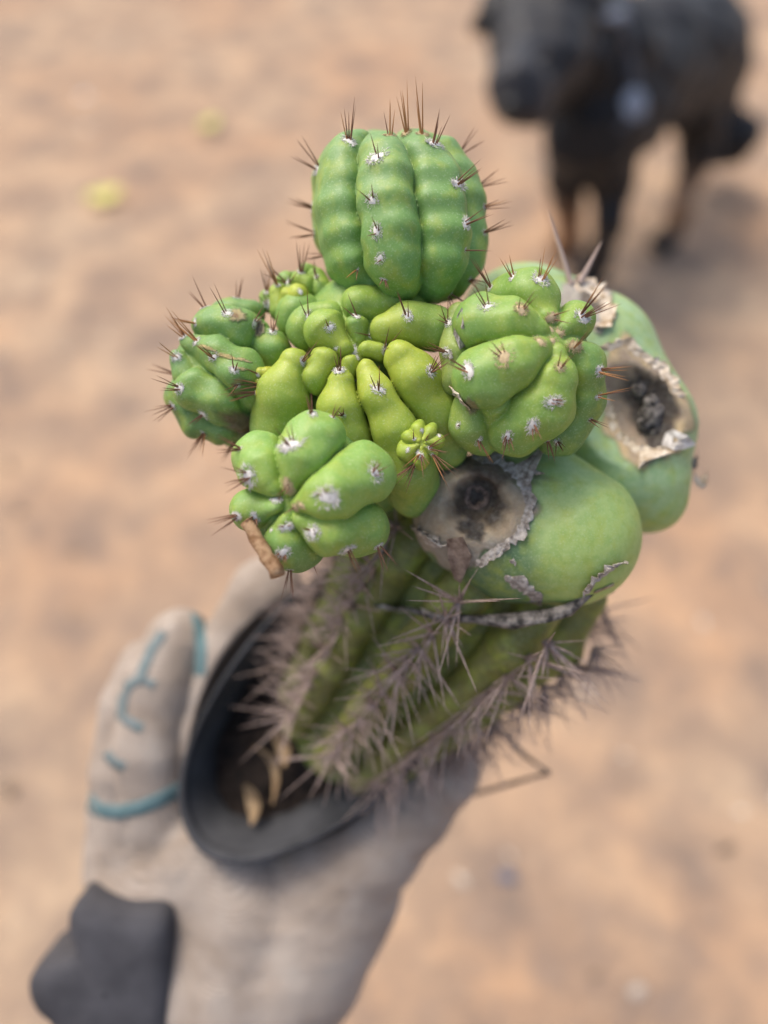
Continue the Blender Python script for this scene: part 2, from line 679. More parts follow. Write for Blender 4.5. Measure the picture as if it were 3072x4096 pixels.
# ================================================================== CACTUS
BASE = P(1180, 3000, 0.40)
cactus = empty('cactus', BASE)
tag(cactus, 'knobbly green cactus with spiny heads growing in the black pot', 'cactus')
OR = BASE

LIME = (0.43, 0.47, 0.045)
YG = (0.285, 0.40, 0.06)
MIDG = (0.20, 0.335, 0.075)
DEEP = (0.14, 0.25, 0.07)

# ---- top head: a ribbed barrel seen from the side
top = Body(0.276, k=6, step=5, chain=9, crease=22)


def barrel(body, cx, cy, cz, R, H, n, phi0, rr, lean, col_t, col_b, bulges):
    body.lobe([(cx - lean * .2, cy - H * .18, cz, R * .64), (cx + lean * .5, cy + H * .33, cz, R * .64)], col_b)
    for k in range(n):
        ph = math.radians(phi0 + 360.0 / n * k)
        pts = []
        for i in range(bulges + 1):
            t = i / bulges                      # 0 top .. 1 bottom
            a = math.radians(-70 + 138 * t)     # meridian angle
            q = abs(math.cos(a)) ** 0.42
            y = math.copysign(abs(math.sin(a)) ** 0.95, math.sin(a))
            rad = rr * (0.95 + 0.07 * (i % 2) * (0.3 + t)) * (0.66 + 0.34 * q)
            Rm = (R - rr) * q
            x = cx + Rm * math.sin(ph) + lean * (t - .5)
            z = cz + Rm * math.cos(ph)
            pts.append((x, cy + (H - rr * .8) * y, z, rad))
        body.lobe(pts, tuple(col_t) + tuple(col_b))


barrel(top, 1590, 866, 0, 360, 342, 7, -9, 130, 66, (0.19, 0.31, 0.115), (0.17, 0.325, 0.07), 11)
top.build('top_head', cactus, OR, warp=5)
for (x, y, sz, n, L, b, sp) in [
        (1510, 625, 48, 2, 70, (0, -.2), .35), (1488, 803, 30, 2, 80, (0.1, -.3), .35), (1505, 925, 30, 3, 50, (0.0, -.2), .5), (1520, 1033, 24, 1, 50, (0, -.2), .4), (1535, 1118, 14, 3, 50, (.3, .4), .6),
        (1835, 735, 40, 4, 110, (.45, -.35), .25), (1866, 893, 30, 4, 110, (.6, -.2), .3), (1862, 1000, 14, 2, 90, (.6, -.1), .3),
        (1272, 672, 34, 5, 105, (-.25, -.3), .35), (1247, 828, 22, 5, 100, (-.3, -.35), .35), (1256, 935, 20, 5, 100, (-.4, -.1), .35), (1270, 1018, 14, 4, 90, (-.4, .05), .35),
        (1395, 562, 30, 5, 120, (-.2, -.75), .35), (1740, 575, 38, 5, 90, (.05, -.75), .3), (1870, 590, 26, 5, 95, (.35, -.5), .35), (1935, 735, 24, 6, 100, (.4, -.3), .35), (1938, 830, 20, 4, 90, (.4, -.3), .35), (1938, 930, 18, 4, 100, (.4, -.3), .35),
        (1560, 540, 26, 4, 110, (-.05, -.9), .35), (1625, 528, 30, 7, 140, (.05, -1.0), .3), (1690, 535, 26, 4, 150, (-.15, -1.0), .25),
        (1880, 1120, 16, 4, 90, (.4, .1), .4), (1800, 1180, 16, 4, 70, (.2, .5), .6), (1430, 1080, 10, 2, 80, (-.5, .1), .4)]:
    areole(top, x, y, sz, n, L, 'o' if y < 560 else 'b', b, spread=sp, tan=(y < 545))

# ---- the crest in the middle: tubercles round a sunken growing point
crest = Body(0.266, k=5, step=5, crease=22, cores=2)
crest.lobe([(1430, 1420, -170, 225), (1420, 1750, -330, 335)], DEEP)
crest.lobe([(1420, 1300, -180, 190)], MIDG)
crest.lobe([(1372, 1392, 60, 52), (1305, 1325, 45, 98)], LIME + YG)
crest.lobe([(1310, 1280, 0, 80), (1245, 1310, -20, 100)], YG + MIDG)
crest.lobe([(1440, 1222, 20, 84), (1560, 1230, -30, 86), (1640, 1230, -60, 80)], YG + MIDG)
crest.lobe([(1440, 1355, 60, 34), (1428, 1305, 55, 58)], YG + MIDG)
crest.lobe([(1545, 1318, 60, 72), (1630, 1298, 55, 88), (1725, 1310, 30, 95)], LIME + MIDG)
crest.lobe([(1468, 1398, 82, 40), (1515, 1400, 72, 48)], LIME + YG)
crest.lobe([(1600, 1432, 100, 74), (1660, 1510, 80, 98), (1735, 1640, 0, 108), (1770, 1780, -110, 110)], LIME + MIDG)
crest.lobe([(1462, 1478, 92, 48), (1510, 1580, 90, 82), (1575, 1710, 55, 98), (1630, 1860, -20, 112), (1660, 1960, -140, 110)], LIME + MIDG)
crest.lobe([(1366, 1530, 82, 66), (1365, 1630, 70, 94), (1385, 1760, 20, 108), (1420, 1880, -60, 110)], LIME + MIDG)
crest.lobe([(1402, 1456, 72, 48), (1385, 1490, 62, 50)], LIME + YG)
crest.lobe([(1300, 1438, 66, 66), (1262, 1505, 50, 82)], LIME + YG)
crest.lobe([(1182, 1462, 55, 72), (1142, 1565, 35, 108), (1115, 1700, -60, 120)], LIME + MIDG)
crest.lobe([(1200, 1270, -110, 100)], MIDG)
crest.build('crest', cactus, OR, warp=3)
for (x, y, sz, n, L, b, sp) in [
        (1320, 1310, 24, 1, 50, (0, -.3), .4), (1232, 1262, 22, 3, 90, (-.3, -.6), .3), (1424, 1264, 20, 2, 80, (-.6, .1), .4), (1630, 1262, 26, 3, 90, (-.1, -.7), .4),
        (1212, 1445, 20, 3, 80, (-.1, -.8), .4), (1345, 1395, 18, 0, 0, (0, 0), .4), (1478, 1340, 18, 1, 90, (-.7, 0), .2), (1422, 1400, 26, 0, 0, (0, 0), .4), (1430, 1430, 14, 0, 0, (0, 0), 0),
        (1540, 1400, 22, 3, 90, (-.5, -.5), .4), (1358, 1480, 28, 4, 80, (0, -.8), .4), (1512, 1556, 30, 6, 80, (-.2, -.8), .4), (1725, 1485, 28, 6, 80, (0, -.7), .5), (1792, 1300, 20, 2, 110, (-.7, -.4), .2),
        (1420, 1520, 8, 0, 0, (0, 0), 0), (1370, 1660, 14, 4, 60, (-.2, -.7), .4)]:
    areole(crest, x, y, sz, n, L, 'b', b, spread=sp)

# ---- right head
rh = Body(0.264, k=5, step=5, crease=22)
rh.lobe([(2080, 1470, -30, 275)], DEEP)
rh.lobe([(2140, 1330, 190, 74), (2040, 1305, 180, 112), (1930, 1305, 120, 128)], YG + MIDG)
rh.lobe([(2135, 1410, 210, 84), (2050, 1450, 215, 122), (1950, 1510, 180, 142)], YG + MIDG)
rh.lobe([(2212, 1420, 205, 62), (2205, 1520, 190, 104), (2160, 1620, 150, 136), (2060, 1690, 80, 140)], YG + MIDG)
rh.lobe([(2265, 1400, 170, 64), (2315, 1470, 105, 98), (2320, 1580, 40, 100), (2240, 1720, -30, 110)], MIDG + DEEP)
rh.lobe([(2250, 1325, 180, 52), (2295, 1292, 105, 86)], YG + MIDG)
rh.lobe([(2180, 1285, 165, 68), (2115, 1205, 95, 120), (2040, 1205, 40, 110)], YG + MIDG)
rh.lobe([(1845, 1280, 40, 76), (1830, 1400, 70, 70), (1830, 1520, 70, 68)], (0.26, 0.31, 0.07))
rh.lobe([(1890, 1620, 100, 76), (1885, 1690, 60, 92), (1940, 1735, 20, 90)], (0.24, 0.31, 0.07) + MIDG)
rh.lobe([(1990, 1600, 120, 110), (2010, 1710, 40, 105)], YG + MIDG)
rh.spot(1885, 1625, 22, 34, -.5, (0.28, 0.20, 0.10), .4, .8)
rh.build('right_head', cactus, OR, warp=4)
for (x, y, sz, n, L, b, sp, tn) in [
        (1950, 1225, 34, 3, 85, (-.3, -.3), .3, 0), (2085, 1235, 34, 3, 60, (.05, -.4), .35, 1), (2015, 1425, 48, 3, 70, (-.35, -.3), .35, 1), (1870, 1480, 36, 4, 90, (-.4, -.4), .4, 0),
        (2210, 1270, 30, 2, 90, (.4, 0), .3, 1), (2205, 1318, 26, 0, 0, (0, 0), .3, 1), (2235, 1330, 26, 0, 0, (0, 0), .3, 1), (2160, 1365, 28, 0, 0, (0, 0), .3, 1), (2210, 1362, 24, 0, 0, (0, 0), .3, 1),
        (2165, 1115, 40, 7, 90, (0, -.8), .35, 0), (2330, 1265, 36, 10, 120, (.45, -.4), .4, 0), (2300, 1385, 34, 4, 90, (.1, -.5), .3, 1), (2240, 1468, 28, 4, 80, (.25, -.5), .3, 1),
        (2215, 1608, 36, 5, 50, (.5, .2), .3, 0), (2130, 1705, 34, 5, 60, (.2, .5), .4, 0), (2030, 1750, 30, 5, 70, (.1, .6), .4, 0), (1915, 1765, 22, 4, 80, (0, .5), .4, 0), (1832, 1700, 16, 1, 40, (0, .2), .3, 0),
        (2400, 1485, 30, 6, 100, (.5, -.1), .35, 0), (2395, 1585, 20, 4, 100, (.5, -.1), .35, 0), (2360, 1680, 14, 3, 80, (.5, .2), .3, 0), (2230, 1770, 18, 4, 80, (.4, .4), .35, 0), (2190, 1765, 14, 4, 80, (0, .7), .35, 0), (2050, 1105, 22, 4, 70, (0, -.8), .3, 0), (1960, 1150, 18, 4, 120, (-.1, -.8), .3, 0), (1795, 1290, 20, 2, 60, (-.6, -.3), .3, 0), (1785, 1410, 26, 4, 90, (-.6, -.4), .35, 0)]:
    areole(rh, x, y, sz, n, L, 'o' if (y < 1130 or x > 2390) else 'b', b, spread=sp, tan=bool(tn))

# ---- front head
fh = Body(0.254, k=5, step=5, crease=24)
fh.lobe([(1255, 1960, -35, 255)], DEEP)
FG = (0.24, 0.40, 0.09)
fh.lobe([(1165, 1930, 205, 66), (1205, 1850, 195, 112), (1255, 1780, 140, 136)], YG + FG)
fh.lobe([(1105, 1950, 190, 60), (1060, 1880, 155, 108), (1045, 1840, 110, 116)], YG + FG)
fh.lobe([(1225, 2005, 220, 66), (1315, 1975, 215, 128), (1445, 1902, 125, 138)], YG + FG)
fh.lobe([(1215, 2075, 210, 58), (1310, 2105, 170, 118), (1430, 2100, 80, 128)], YG + MIDG)
fh.lobe([(1155, 2090, 185, 52), (1155, 2165, 115, 112), (1195, 2180, 80, 108)], FG + DEEP)
fh.lobe([(1105, 2020, 180, 56), (1025, 2040, 105, 102)], FG + MIDG)
fh.lobe([(1100, 2060, 140, 54), (1065, 2105, 60, 88)], FG + DEEP)
fh.build('front_head', cactus, OR, warp=4)
for (x, y, sz, n, L, b, sp) in [
        (1165, 1775, 50, 5, 70, (-.3, -.3), .5), (990, 1905, 48, 8, 80, (-.4, -.2), .5), (1150, 1945, 34, 3, 50, (-.5, .2), .4), (1105, 1998, 26, 1, 40, (0, 0), .4), (1205, 2020, 22, 0, 40, (0, 0), .3), (1180, 2030, 20, 1, 40, (0, 0), .4),
        (1305, 1990, 52, 4, 50, (0, -.2), .5), (1500, 1890, 40, 5, 75, (.25, -.3), .4), (1250, 2130, 38, 5, 40, (0, 0), .5), (1390, 2200, 40, 5, 80, (0, .4), .4), (1145, 2108, 28, 3, 40, (0, 0), .5), (1130, 2215, 36, 5, 50, (0, .2), .5),
        (1020, 2070, 26, 3, 60, (-.2, 0), .4), (945, 2065, 26, 6, 95, (-.6, .1), .35), (1085, 2120, 12, 0, 0, (0, 0), 0), (1515, 2185, 24, 5, 90, (.25, .6), .4), (1250, 1655, 26, 5, 70, (-.1, -.6), .5), (1330, 1668, 14, 3, 60, (.1, -.6), .4), (960, 1795, 16, 6, 90, (-.5, .3), .4), (1160, 2280, 16, 5, 100, (0, .8), .3), (1265, 2270, 10, 1, 50, (.1, .8), .1)]:
    areole(fh, x, y, sz, n, L, 'b', b, spread=sp, tan=(1140 < x < 1220 and 1930 < y < 2040))

# ---- left head
lh = Body(0.276, k=8, step=5, crease=16)
LG = (0.155, 0.285, 0.09)
lh.lobe([(890, 1500, -60, 190), (1000, 1650, -120, 160)], DEEP)
lh.lobe([(900, 1260, -30, 66), (980, 1265, -30, 70)], LG)
lh.lobe([(860, 1305, 70, 86), (960, 1330, 80, 92), (1040, 1330, 60, 60)], LG + MIDG)
lh.lobe([(1050, 1360, 70, 70), (1085, 1390, 60, 72), (1060, 1440, 40, 72)], MIDG)
lh.lobe([(770, 1375, 90, 46), (860, 1420, 125, 76), (960, 1490, 130, 88), (1010, 1560, 80, 90)], LG + MIDG)
lh.lobe([(735, 1450, 60, 58), (760, 1500, 70, 66)], LG)
lh.lobe([(790, 1560, 100, 92), (880, 1600, 90, 90), (930, 1640, 40, 90)], MIDG + LG)
lh.lobe([(735, 1580, 10, 72), (800, 1660, -10, 86), (890, 1690, -10, 88)], DEEP)
lh.lobe([(1000, 1700, -60, 90)], DEEP)
lh.spot(950, 1262, 34, 26, .2, (0.52, 0.40, 0.20), .5, .9)
lh.spot(942, 1262, 14, 10, .2, (0.25, 0.15, 0.07), .5, .9)
lh.spot(1038, 1312, 20, 36, .1, (0.46, 0.38, 0.2), .3, .9)
lh.spot(1038, 1312, 14, 30, .1, (0.06, 0.055, 0.035), .3, 1)
lh.spot(830, 1392, 40, 8, .35, (0.62, 0.47, 0.2), .4, .9)
lh.spot(905, 1425, 46, 9, .25, (0.62, 0.47, 0.2), .4, .9)
lh.spot(975, 1440, 30, 6, .3, (0.55, 0.42, 0.2), .4, .9)
lh.spot(965, 1475, 30, 6, .2, (0.55, 0.42, 0.2), .4, .9)
lh.spot(955, 1525, 26, 14, -.3, (0.50, 0.36, 0.14), .8, .7)
lh.spot(990, 1700, 105, 52, .25, (0.12, 0.085, 0.05), .6, .95)
lh.build('left_head', cactus, OR, warp=7)
for (x, y, sz, n, L, b, sp) in [
        (908, 1252, 26, 2, 90, (-.4, -.6), .2), (820, 1228, 18, 3, 100, (-.5, -.35), .25), (950, 1192, 18, 3, 70, (0, -.8), .3), (1020, 1295, 22, 3, 70, (-.2, -.7), .3), (1088, 1325, 22, 4, 80, (0, -.7), .5),
        (785, 1365, 24, 5, 120, (-.5, -.5), .3), (735, 1345, 20, 5, 100, (-.5, -.4), .3), (705, 1430, 26, 3, 100, (-.4, -.5), .25), (855, 1430, 24, 4, 80, (-.1, -.6), .4), (935, 1480, 20, 3, 60, (0, -.5), .4), (950, 1545, 14, 2, 80, (-.6, 0), .3),
        (716, 1555, 26, 5, 90, (-.5, -.2), .3), (690, 1625, 22, 6, 95, (-.5, .1), .4), (812, 1657, 30, 3, 75, (-.4, .1), .4), (815, 1735, 16, 8, 110, (-.2, .6), .4), (665, 1490, 16, 4, 90, (-.6, -.2), .3), (940, 1770, 14, 6, 90, (-.2, .6), .5), (780, 1290, 16, 3, 90, (-.6, -.2), .2)]:
    areole(lh, x, y, sz, n, L, 'o' if (700 < x < 800 and y < 1440) else 'b', b, spread=sp)

# ---- small knobbly head behind, upper left
us = Body(0.281, k=4, step=4, crease=12)
us.lobe([(1190, 1200, -60, 110)], DEEP)
us.lobe([(1112, 1170, 40, 40), (1128, 1232, 30, 56)], LIME + MIDG)
us.lobe([(1152, 1178, 78, 34), (1158, 1200, 68, 40)], LIME)
us.lobe([(1190, 1182, 85, 50), (1205, 1205, 75, 46)], LIME)
us.lobe([(1205, 1125, 40, 44), (1235, 1140, 40, 50)], YG)
us.lobe([(1265, 1110, 20, 44), (1275, 1150, 30, 56)], YG + MIDG)
us.lobe([(1225, 1085, -10, 34), (1255, 1090, -10, 30)], MIDG)
us.lobe([(1070, 1190, -10, 34), (1075, 1220, -10, 34)], MIDG)
us.lobe([(1150, 1130, 0, 46)], MIDG)
us.build('small_head', cactus, OR, warp=2)
for (x, y, sz, n, L, b, sp) in [
        (1205, 1088, 18, 5, 100, (-.1, -.8), .4), (1262, 1108, 16, 4, 70, (.3, -.2), .6), (1070, 1165, 20, 4, 80, (-.2, -.8), .4), (1150, 1130, 22, 7, 90, (-.3, -.6), .7), (1200, 1165, 14, 0, 0, (0, 0), 0), (1075, 1215, 24, 3, 60, (-.4, -.4), .5), (1110, 1140, 14, 4, 130, (-.4, -.7), .25)]:
    areole(us, x, y, sz, n, L, 'b', b, spread=sp)

# ---- two tiny buds
bud = Body(0.2545, k=5, step=2.6, crease=7)
bud.lobe([(1675, 1775, -10, 74)], LIME)
for pts_ in [[(1668, 1782, 62, 16), (1628, 1808, 30, 36), (1620, 1780, 10, 30)], [(1672, 1765, 64, 14), (1640, 1750, 42, 27), (1622, 1752, 10, 24)], [(1680, 1758, 62, 14), (1672, 1722, 38, 28), (1680, 1702, 8, 26)], [(1692, 1760, 60, 14), (1716, 1732, 36, 28), (1728, 1712, 6, 24)],
             [(1700, 1770, 58, 14), (1742, 1766, 26, 30), (1755, 1760, -10, 26)], [(1698, 1784, 56, 14), (1728, 1806, 26, 28)], [(1684, 1794, 58, 14), (1682, 1834, 28, 34), (1680, 1856, 0, 28)], [(1660, 1800, 50, 12), (1644, 1842, 10, 30)]]:
    bud.lobe(pts_, (0.40, 0.45, 0.04) + YG)
bud.build('bud', cactus, OR)
for (x, y, sz, n, L, b, sp) in [(1688, 1722, 12, 0, 0, (0, 0), 0), (1632, 1800, 12, 0, 0, (0, 0), 0), (1658, 1755, 10, 1, 60, (0, -.4), .4), (1705, 1760, 12, 2, 60, (.2, -.4), .4), (1755, 1742, 12, 0, 0, (0, 0), 0), (1720, 1790, 16, 6, 90, (.4, .2), .6), (1680, 1820, 20, 7, 110, (.1, .8), .5), (1655, 1860, 14, 7, 110, (-.2, .8), .6), (1730, 1820, 12, 6, 130, (.8, .5), .4)]:
    areole(bud, x, y, sz, n, L, 'b', b, spread=sp, thick=3)
bud2 = Body(0.262, k=4, step=2.6)
bud2.lobe([(1060, 1530, -20, 40)], LIME)
for (x, y, z, r) in [(1040, 1490, 16, 22), (1066, 1490, 16, 24), (1062, 1532, 24, 22), (1036, 1528, 10, 18), (1050, 1572, 14, 30)]:
    bud2.lobe([(x, y, z, r), (x + 16, y, z - 26, r)], (0.42, 0.43, 0.04))
bud2.build('bud', cactus, OR)
for (x, y, sz, n, L, b, sp) in [(1030, 1500, 12, 2, 60, (-.4, -.4), .4), (1040, 1540, 14, 5, 110, (-.8, .0), .3), (1020, 1570, 10, 6, 120, (-.8, .35), .25)]:
    areole(bud2, x, y, sz, n, L, 'b', b, spread=sp, thick=3.4)

# ---- big smooth lobes at the right, with torn corky scars
PALE = (0.33, 0.46, 0.24)
lb = Body(0.312, k=50, step=7)
lb.lobe([(2090, 1330, -60, 268), (2330, 1430, -60, 270)], PALE)
lb.lobe([(2380, 1450, -40, 240), (2490, 1720, 0, 275), (2500, 1880, 0, 240)], PALE)
lb.lobe([(2590, 1930, 50, 150), (2600, 1990, 40, 140)], (0.33, 0.45, 0.15))
lb.cut(2560, 1640, 340, 215, 24)
lb.spot(2570, 1620, 165, 250, -.35, (0.62, 0.47, 0.26), .12, 1)
lb.spot(2565, 1620, 138, 220, -.35, (0.40, 0.31, 0.22), .25, 1)
lb.spot(2610, 1640, 100, 170, -.30, (0.045, 0.038, 0.035), .35, 1)
lb.spot(2350, 1210, 120, 95, .7, (0.50, 0.45, 0.38), .2, 1)
lb.spot(2365, 1200, 56, 44, .7, (0.16, 0.13, 0.10), .5, 1)
lb.build('rear_lobe', cactus, OR, warp=0)
dt = Body(0.312, k=10, step=4, crease=10, cores=0)
for (x, y, z, r) in [(2600, 1665, 150, 58), (2640, 1690, 140, 46), (2570, 1690, 150, 40), (2600, 1620, 160, 40), (2655, 1640, 130, 36), (2560, 1560, 160, 36), (2600, 1545, 150, 26), (2620, 1730, 140, 40), (2535, 1540, 150, 24)]:
    dt.lobe([(x, y, z, r)], (0.2, 0.18, 0.16))
dt.build('dead_tissue', lb.obj, OR, simple_mat('dead_tissue', (0.03, 0.026, 0.024), (0.34, 0.31, 0.28), 330, .95, 1.0, .002, stops=(.38, .62)), warp=8)
la = Body(0.286, k=60, step=7)
la.lobe([(2080, 1930, -90, 215), (2265, 2135, -20, 288)], (0.31, 0.43, 0.22, 0.36, 0.48, 0.14))
la.lobe([(1890, 2060, 0, 240), (2060, 2180, -20, 230)], (0.12, 0.2, 0.09))
la.cut(1905, 1995, 362, 205, 24)
la.cut(1905, 1990, 178, 82, 16)
la.spot(1850, 2040, 255, 215, .25, (0.34, 0.305, 0.24), .10, 1)
la.spot(1930, 2020, 175, 160, .2, (0.42, 0.32, 0.20), .5, .9)
la.spot(1950, 1870, 200, 50, .25, (0.14, 0.10, 0.08), .6, .8)
la.spot(1922, 2005, 112, 108, 0, (0.025, 0.02, 0.016), .5, 1)
la.spot(1900, 1985, 30, 30, 0, (0.012, 0.01, 0.01), .5, 1)
la.spot(1890, 2120, 60, 40, .4, (0.025, 0.022, 0.02), .4, 1)
la.build('front_lobe', cactus, OR, warp=0)
# the corky plug in the scar
for (cx, cy, r0, r1, body, zz) in ((1905, 1990, 42, 17, la, 0),):
    hit, nrm = body.on(cx, cy)
    V, Fc = [], []
    q = nrm.to_track_quat('Z', 'Y')
    for i in range(22):
        a = 2 * math.pi * i / 22
        for j in range(8):
            b_ = 2 * math.pi * j / 8
            rr_ = (r0 + 5 * math.sin(3 * a + 1) + (r1 + 4 * math.sin(5 * a)) * math.cos(b_)) * body.s
            V.append(tuple(q @ Vector((rr_ * math.cos(a), rr_ * math.sin(a), (r1 * math.sin(b_)) * body.s)) + hit - OR))
    for i in range(22):
        for j in range(8):
            Fc.append((i * 8 + j, ((i + 1) % 22) * 8 + j, ((i + 1) % 22) * 8 + (j + 1) % 8, i * 8 + (j + 1) % 8))
    link('scar_ring', mesh_np('scar_ring', V, Fc, simple_mat('cork_ring', (0.05, 0.038, 0.03), (0.26, 0.19, 0.15), 500, 0.95, .8, .001)), body.obj)


def rim(body, path, w0, w1, mat, lift=8, seed=1, name='papery_rim'):
    """a torn strip of dry skin along a pixel path on the body: one edge grips the flesh, the other stands up"""
    r = random.Random(seed)
    pts = []
    for (a, b) in zip(path[:-1], path[1:]):
        n = max(2, int(math.hypot(b[0] - a[0], b[1] - a[1]) / 14))
        for i in range(n):
            t = i / n
            pts.append((a[0] + (b[0] - a[0]) * t + r.uniform(-5, 5), a[1] + (b[1] - a[1]) * t + r.uniform(-5, 5)))
    pts.append(path[-1])
    s = body.s
    V, Fc = [], []
    m = len(pts)
    for i, (x, y) in enumerate(pts):
        x0, y0 = pts[max(0, i - 1)]
        x1, y1 = pts[min(m - 1, i + 1)]
        L = math.hypot(x1 - x0, y1 - y0) or 1
        nx, ny = -(y1 - y0) / L, (x1 - x0) / L
        e = min(1, min(i, m - 1 - i) / 3 + .25)
        wa, wb = w0 * e * r.uniform(.5, 1.3), w1 * e * r.uniform(.4, 1.4)
        row = []
        for k, (off, lf) in enumerate(((wa, 1), (0, lift * r.uniform(.5, 1.5)), (-wb * .6, lift * r.uniform(.8, 2.0)), (-wb, lift * r.uniform(.6, 2.6)))):
            h, n_ = body.on(x + nx * off, y + ny * off)
            row.append(h + n_ * (lf * s))
        for p_ in row:
            V.append(tuple(p_ - OR))
        for p_ in row:
            h, n_ = body.on(x, y)
            V.append(tuple(p_ - OR - n_ * (5 * s)))
    for i in range(m - 1):
        a, b = i * 8, (i + 1) * 8
        for k in range(3):
            Fc.append((a + k, a + k + 1, b + k + 1, b + k))
            Fc.append((a + 4 + k, b + 4 + k, b + 5 + k, a + 5 + k))
        Fc.append((a, b, b + 4, a + 4))
        Fc.append((a + 3, a + 7, b + 7, b + 3))
    Fc.append((0, 4, 5, 1)); Fc.append((1, 5, 6, 2)); Fc.append((2, 6, 7, 3))
    link(name, mesh_np(name, V, Fc, mat, smooth=False), body.obj)


rim(la, [(1890, 1830), (2000, 1850), (2060, 1900), (2100, 1950), (2115, 2010), (2105, 2070), (2070, 2140), (2010, 2185), (1960, 2220), (1900, 2260)], 16, 22, M_PAPER, 8, 3)
rim(la, [(1640, 2100), (1690, 2140), (1750, 2175), (1790, 2180)], 10, 26, M_PAPER, 8, 5)
rim(la, [(2020, 2300), (2060, 2330), (2110, 2350), (2140, 2400), (2160, 2435)], 26, 30, M_PAPER, 6, 8)
rim(la, [(2040, 2240), (2055, 2245), (2060, 2262)], 12, 12, M_PAPER, 6, 9)
rim(la, [(2330, 2390), (2370, 2330), (2420, 2290), (2470, 2250), (2495, 2240)], 14, 22, M_PAPER, 14, 12)
rim(lb, [(2375, 1400), (2430, 1390), (2500, 1365), (2560, 1420), (2610, 1455), (2650, 1480), (2690, 1560), (2730, 1590)], 14, 16, M_PAPERW, 8, 14)
rim(lb, [(2390, 1480), (2410, 1580), (2440, 1680), (2470, 1740), (2530, 1790), (2560, 1810), (2620, 1815), (2680, 1800)], 14, 16, M_PAPERW, 8, 15)
rim(lb, [(2290, 1130), (2350, 1140), (2410, 1190), (2440, 1240), (2420, 1300), (2380, 1310)], 30, 24, M_PAPERW, 12, 16)


def shard(body, pix, mat, bulge=4, thick=4, lift=None):
    pts = []
    for i, p in enumerate(pix):
        h, n_ = body.on(p[0], p[1])
        pts.append(h + n_ * ((p[2] if len(p) > 2 else 4) * body.s))
    flake(body.obj, OR, pts, mat, thick * body.s, bulge * body.s)


shard(la, [(2045, 1870, 8), (2100, 1850, 30), (2172, 1815, 70), (2150, 1880, 50), (2110, 1960, 20), (2080, 1930, 8)], M_PAPER)
shard(la, [(2130, 1885, 20), (2180, 1915, 40), (2140, 1910, 20)], M_PAPER)
shard(la, [(1790, 2155, 10), (1850, 2150, 30), (1890, 2215, 20), (1860, 2300, 40), (1830, 2290, 30), (1800, 2220, 20)], simple_mat('brown_dry_skin', (0.12, 0.08, 0.06), (0.3, 0.23, 0.18), 350, .9, .6, .0006))
shard(la, [(1685, 2125, 14), (1730, 2140, 30), (1775, 2180, 20), (1750, 2190, 10), (1710, 2170, 10)], M_PAPER)
shard(lb, [(2560, 1815, 10), (2640, 1810, 14), (2690, 1805, 20), (2560, 1865, 30), (2545, 1880, 40)], M_PAPERW)
shard(lb, [(2668, 1735, 10), (2700, 1722, 14), (2735, 1742, 18), (2762, 1775, 22), (2725, 1795, 12), (2690, 1800, 8), (2650, 1786, 8)], simple_mat('white_dry_skin', (.42, .38, .33), (.70, .67, .62), 300, .85, .6, .0008), 10)
# curled scraps at the right edge
for (x, y, r0, n_, mat) in ((2790, 1900, 34, 1, M_PAPERW), (2760, 1830, 26, 2, M_PAPER)):
    c0 = P(x, y, 0.312)
    V, Fc = [], []
    for i in range(12):
        a = -0.6 + i * 0.36
        rr_ = r0 * (1 - .04 * i)
        for j in range(2):
            off = c0 + img_dir(1, .5) * (rr_ * math.cos(a) * lb.s) + img_dir(-.2, 1) * ((rr_ * math.sin(a) + (j - .5) * (60 - 3 * i)) * lb.s) - FWD * (j * 20 * lb.s)
            V.append(tuple(off - OR)); V.append(tuple(off - OR - FWD * (4 * lb.s)))
    for i in range(11):
        a, b = i * 4, i * 4 + 4
        Fc += [(a, b, b + 2, a + 2), (a + 1, a + 3, b + 3, b + 1), (a, a + 1, b + 1, b), (a + 2, b + 2, b + 3, a + 3)]
    link('curled_scrap', mesh_np('curled_scrap', V, Fc, mat), lb.obj)
# papery grey strip on the left of the right head
shard(rh, [(1850, 1235, 6), (1858, 1300, 10), (1855, 1390, 12), (1838, 1400, 10), (1820, 1330, 8), (1835, 1260, 6)], M_PAPER)
shard(rh, [(1800, 1395, 10), (1815, 1430, 10), (1800, 1440, 10)], M_PAPER, 2)
rim(rh, [(1800, 1540), (1830, 1580), (1860, 1620), (1880, 1640)], 10, 10, M_PAPERW, 5, 21)
# torn ridge where the lower lobe has pulled away from the stem
ridge = [(1640, 2440, .296), (1760, 2465, .290), (1900, 2478, .284), (2050, 2482, .280), (2180, 2470, .278), (2270, 2435, .276), (2340, 2390, .274), (2390, 2330, .272), (2440, 2285, .272), (2495, 2245, .274)]
V, Fc = [], []
for i, (x, y, d_) in enumerate(ridge):
    x0, y0, _ = ridge[max(0, i - 1)]
    x1, y1, _ = ridge[min(len(ridge) - 1, i + 1)]
    ax_ = img_dir(x1 - x0, y1 - y0).normalized()
    e1 = ax_.cross(FWD).normalized()
    e2 = ax_.cross(e1)
    R_ = (10 + 16 * math.sin(math.pi * min(1, i / 7)) + (10 if i > 6 else 0)) * d_ / F
    for k in range(9):
        a = 2 * math.pi * k / 9
        rr_ = R_ * (1 + RS.uniform(-.35, .45))
        V.append(tuple(P(x, y, d_) + e1 * (rr_ * math.cos(a)) + e2 * (1.3 * rr_ * math.sin(a)) - OR))
for i in range(len(ridge) - 1):
    for k in range(9):
        Fc.append((i * 9 + k, i * 9 + (k + 1) % 9, (i + 1) * 9 + (k + 1) % 9, (i + 1) * 9 + k))
Fc += [tuple(range(9)), tuple(range(len(V) - 9, len(V)))]
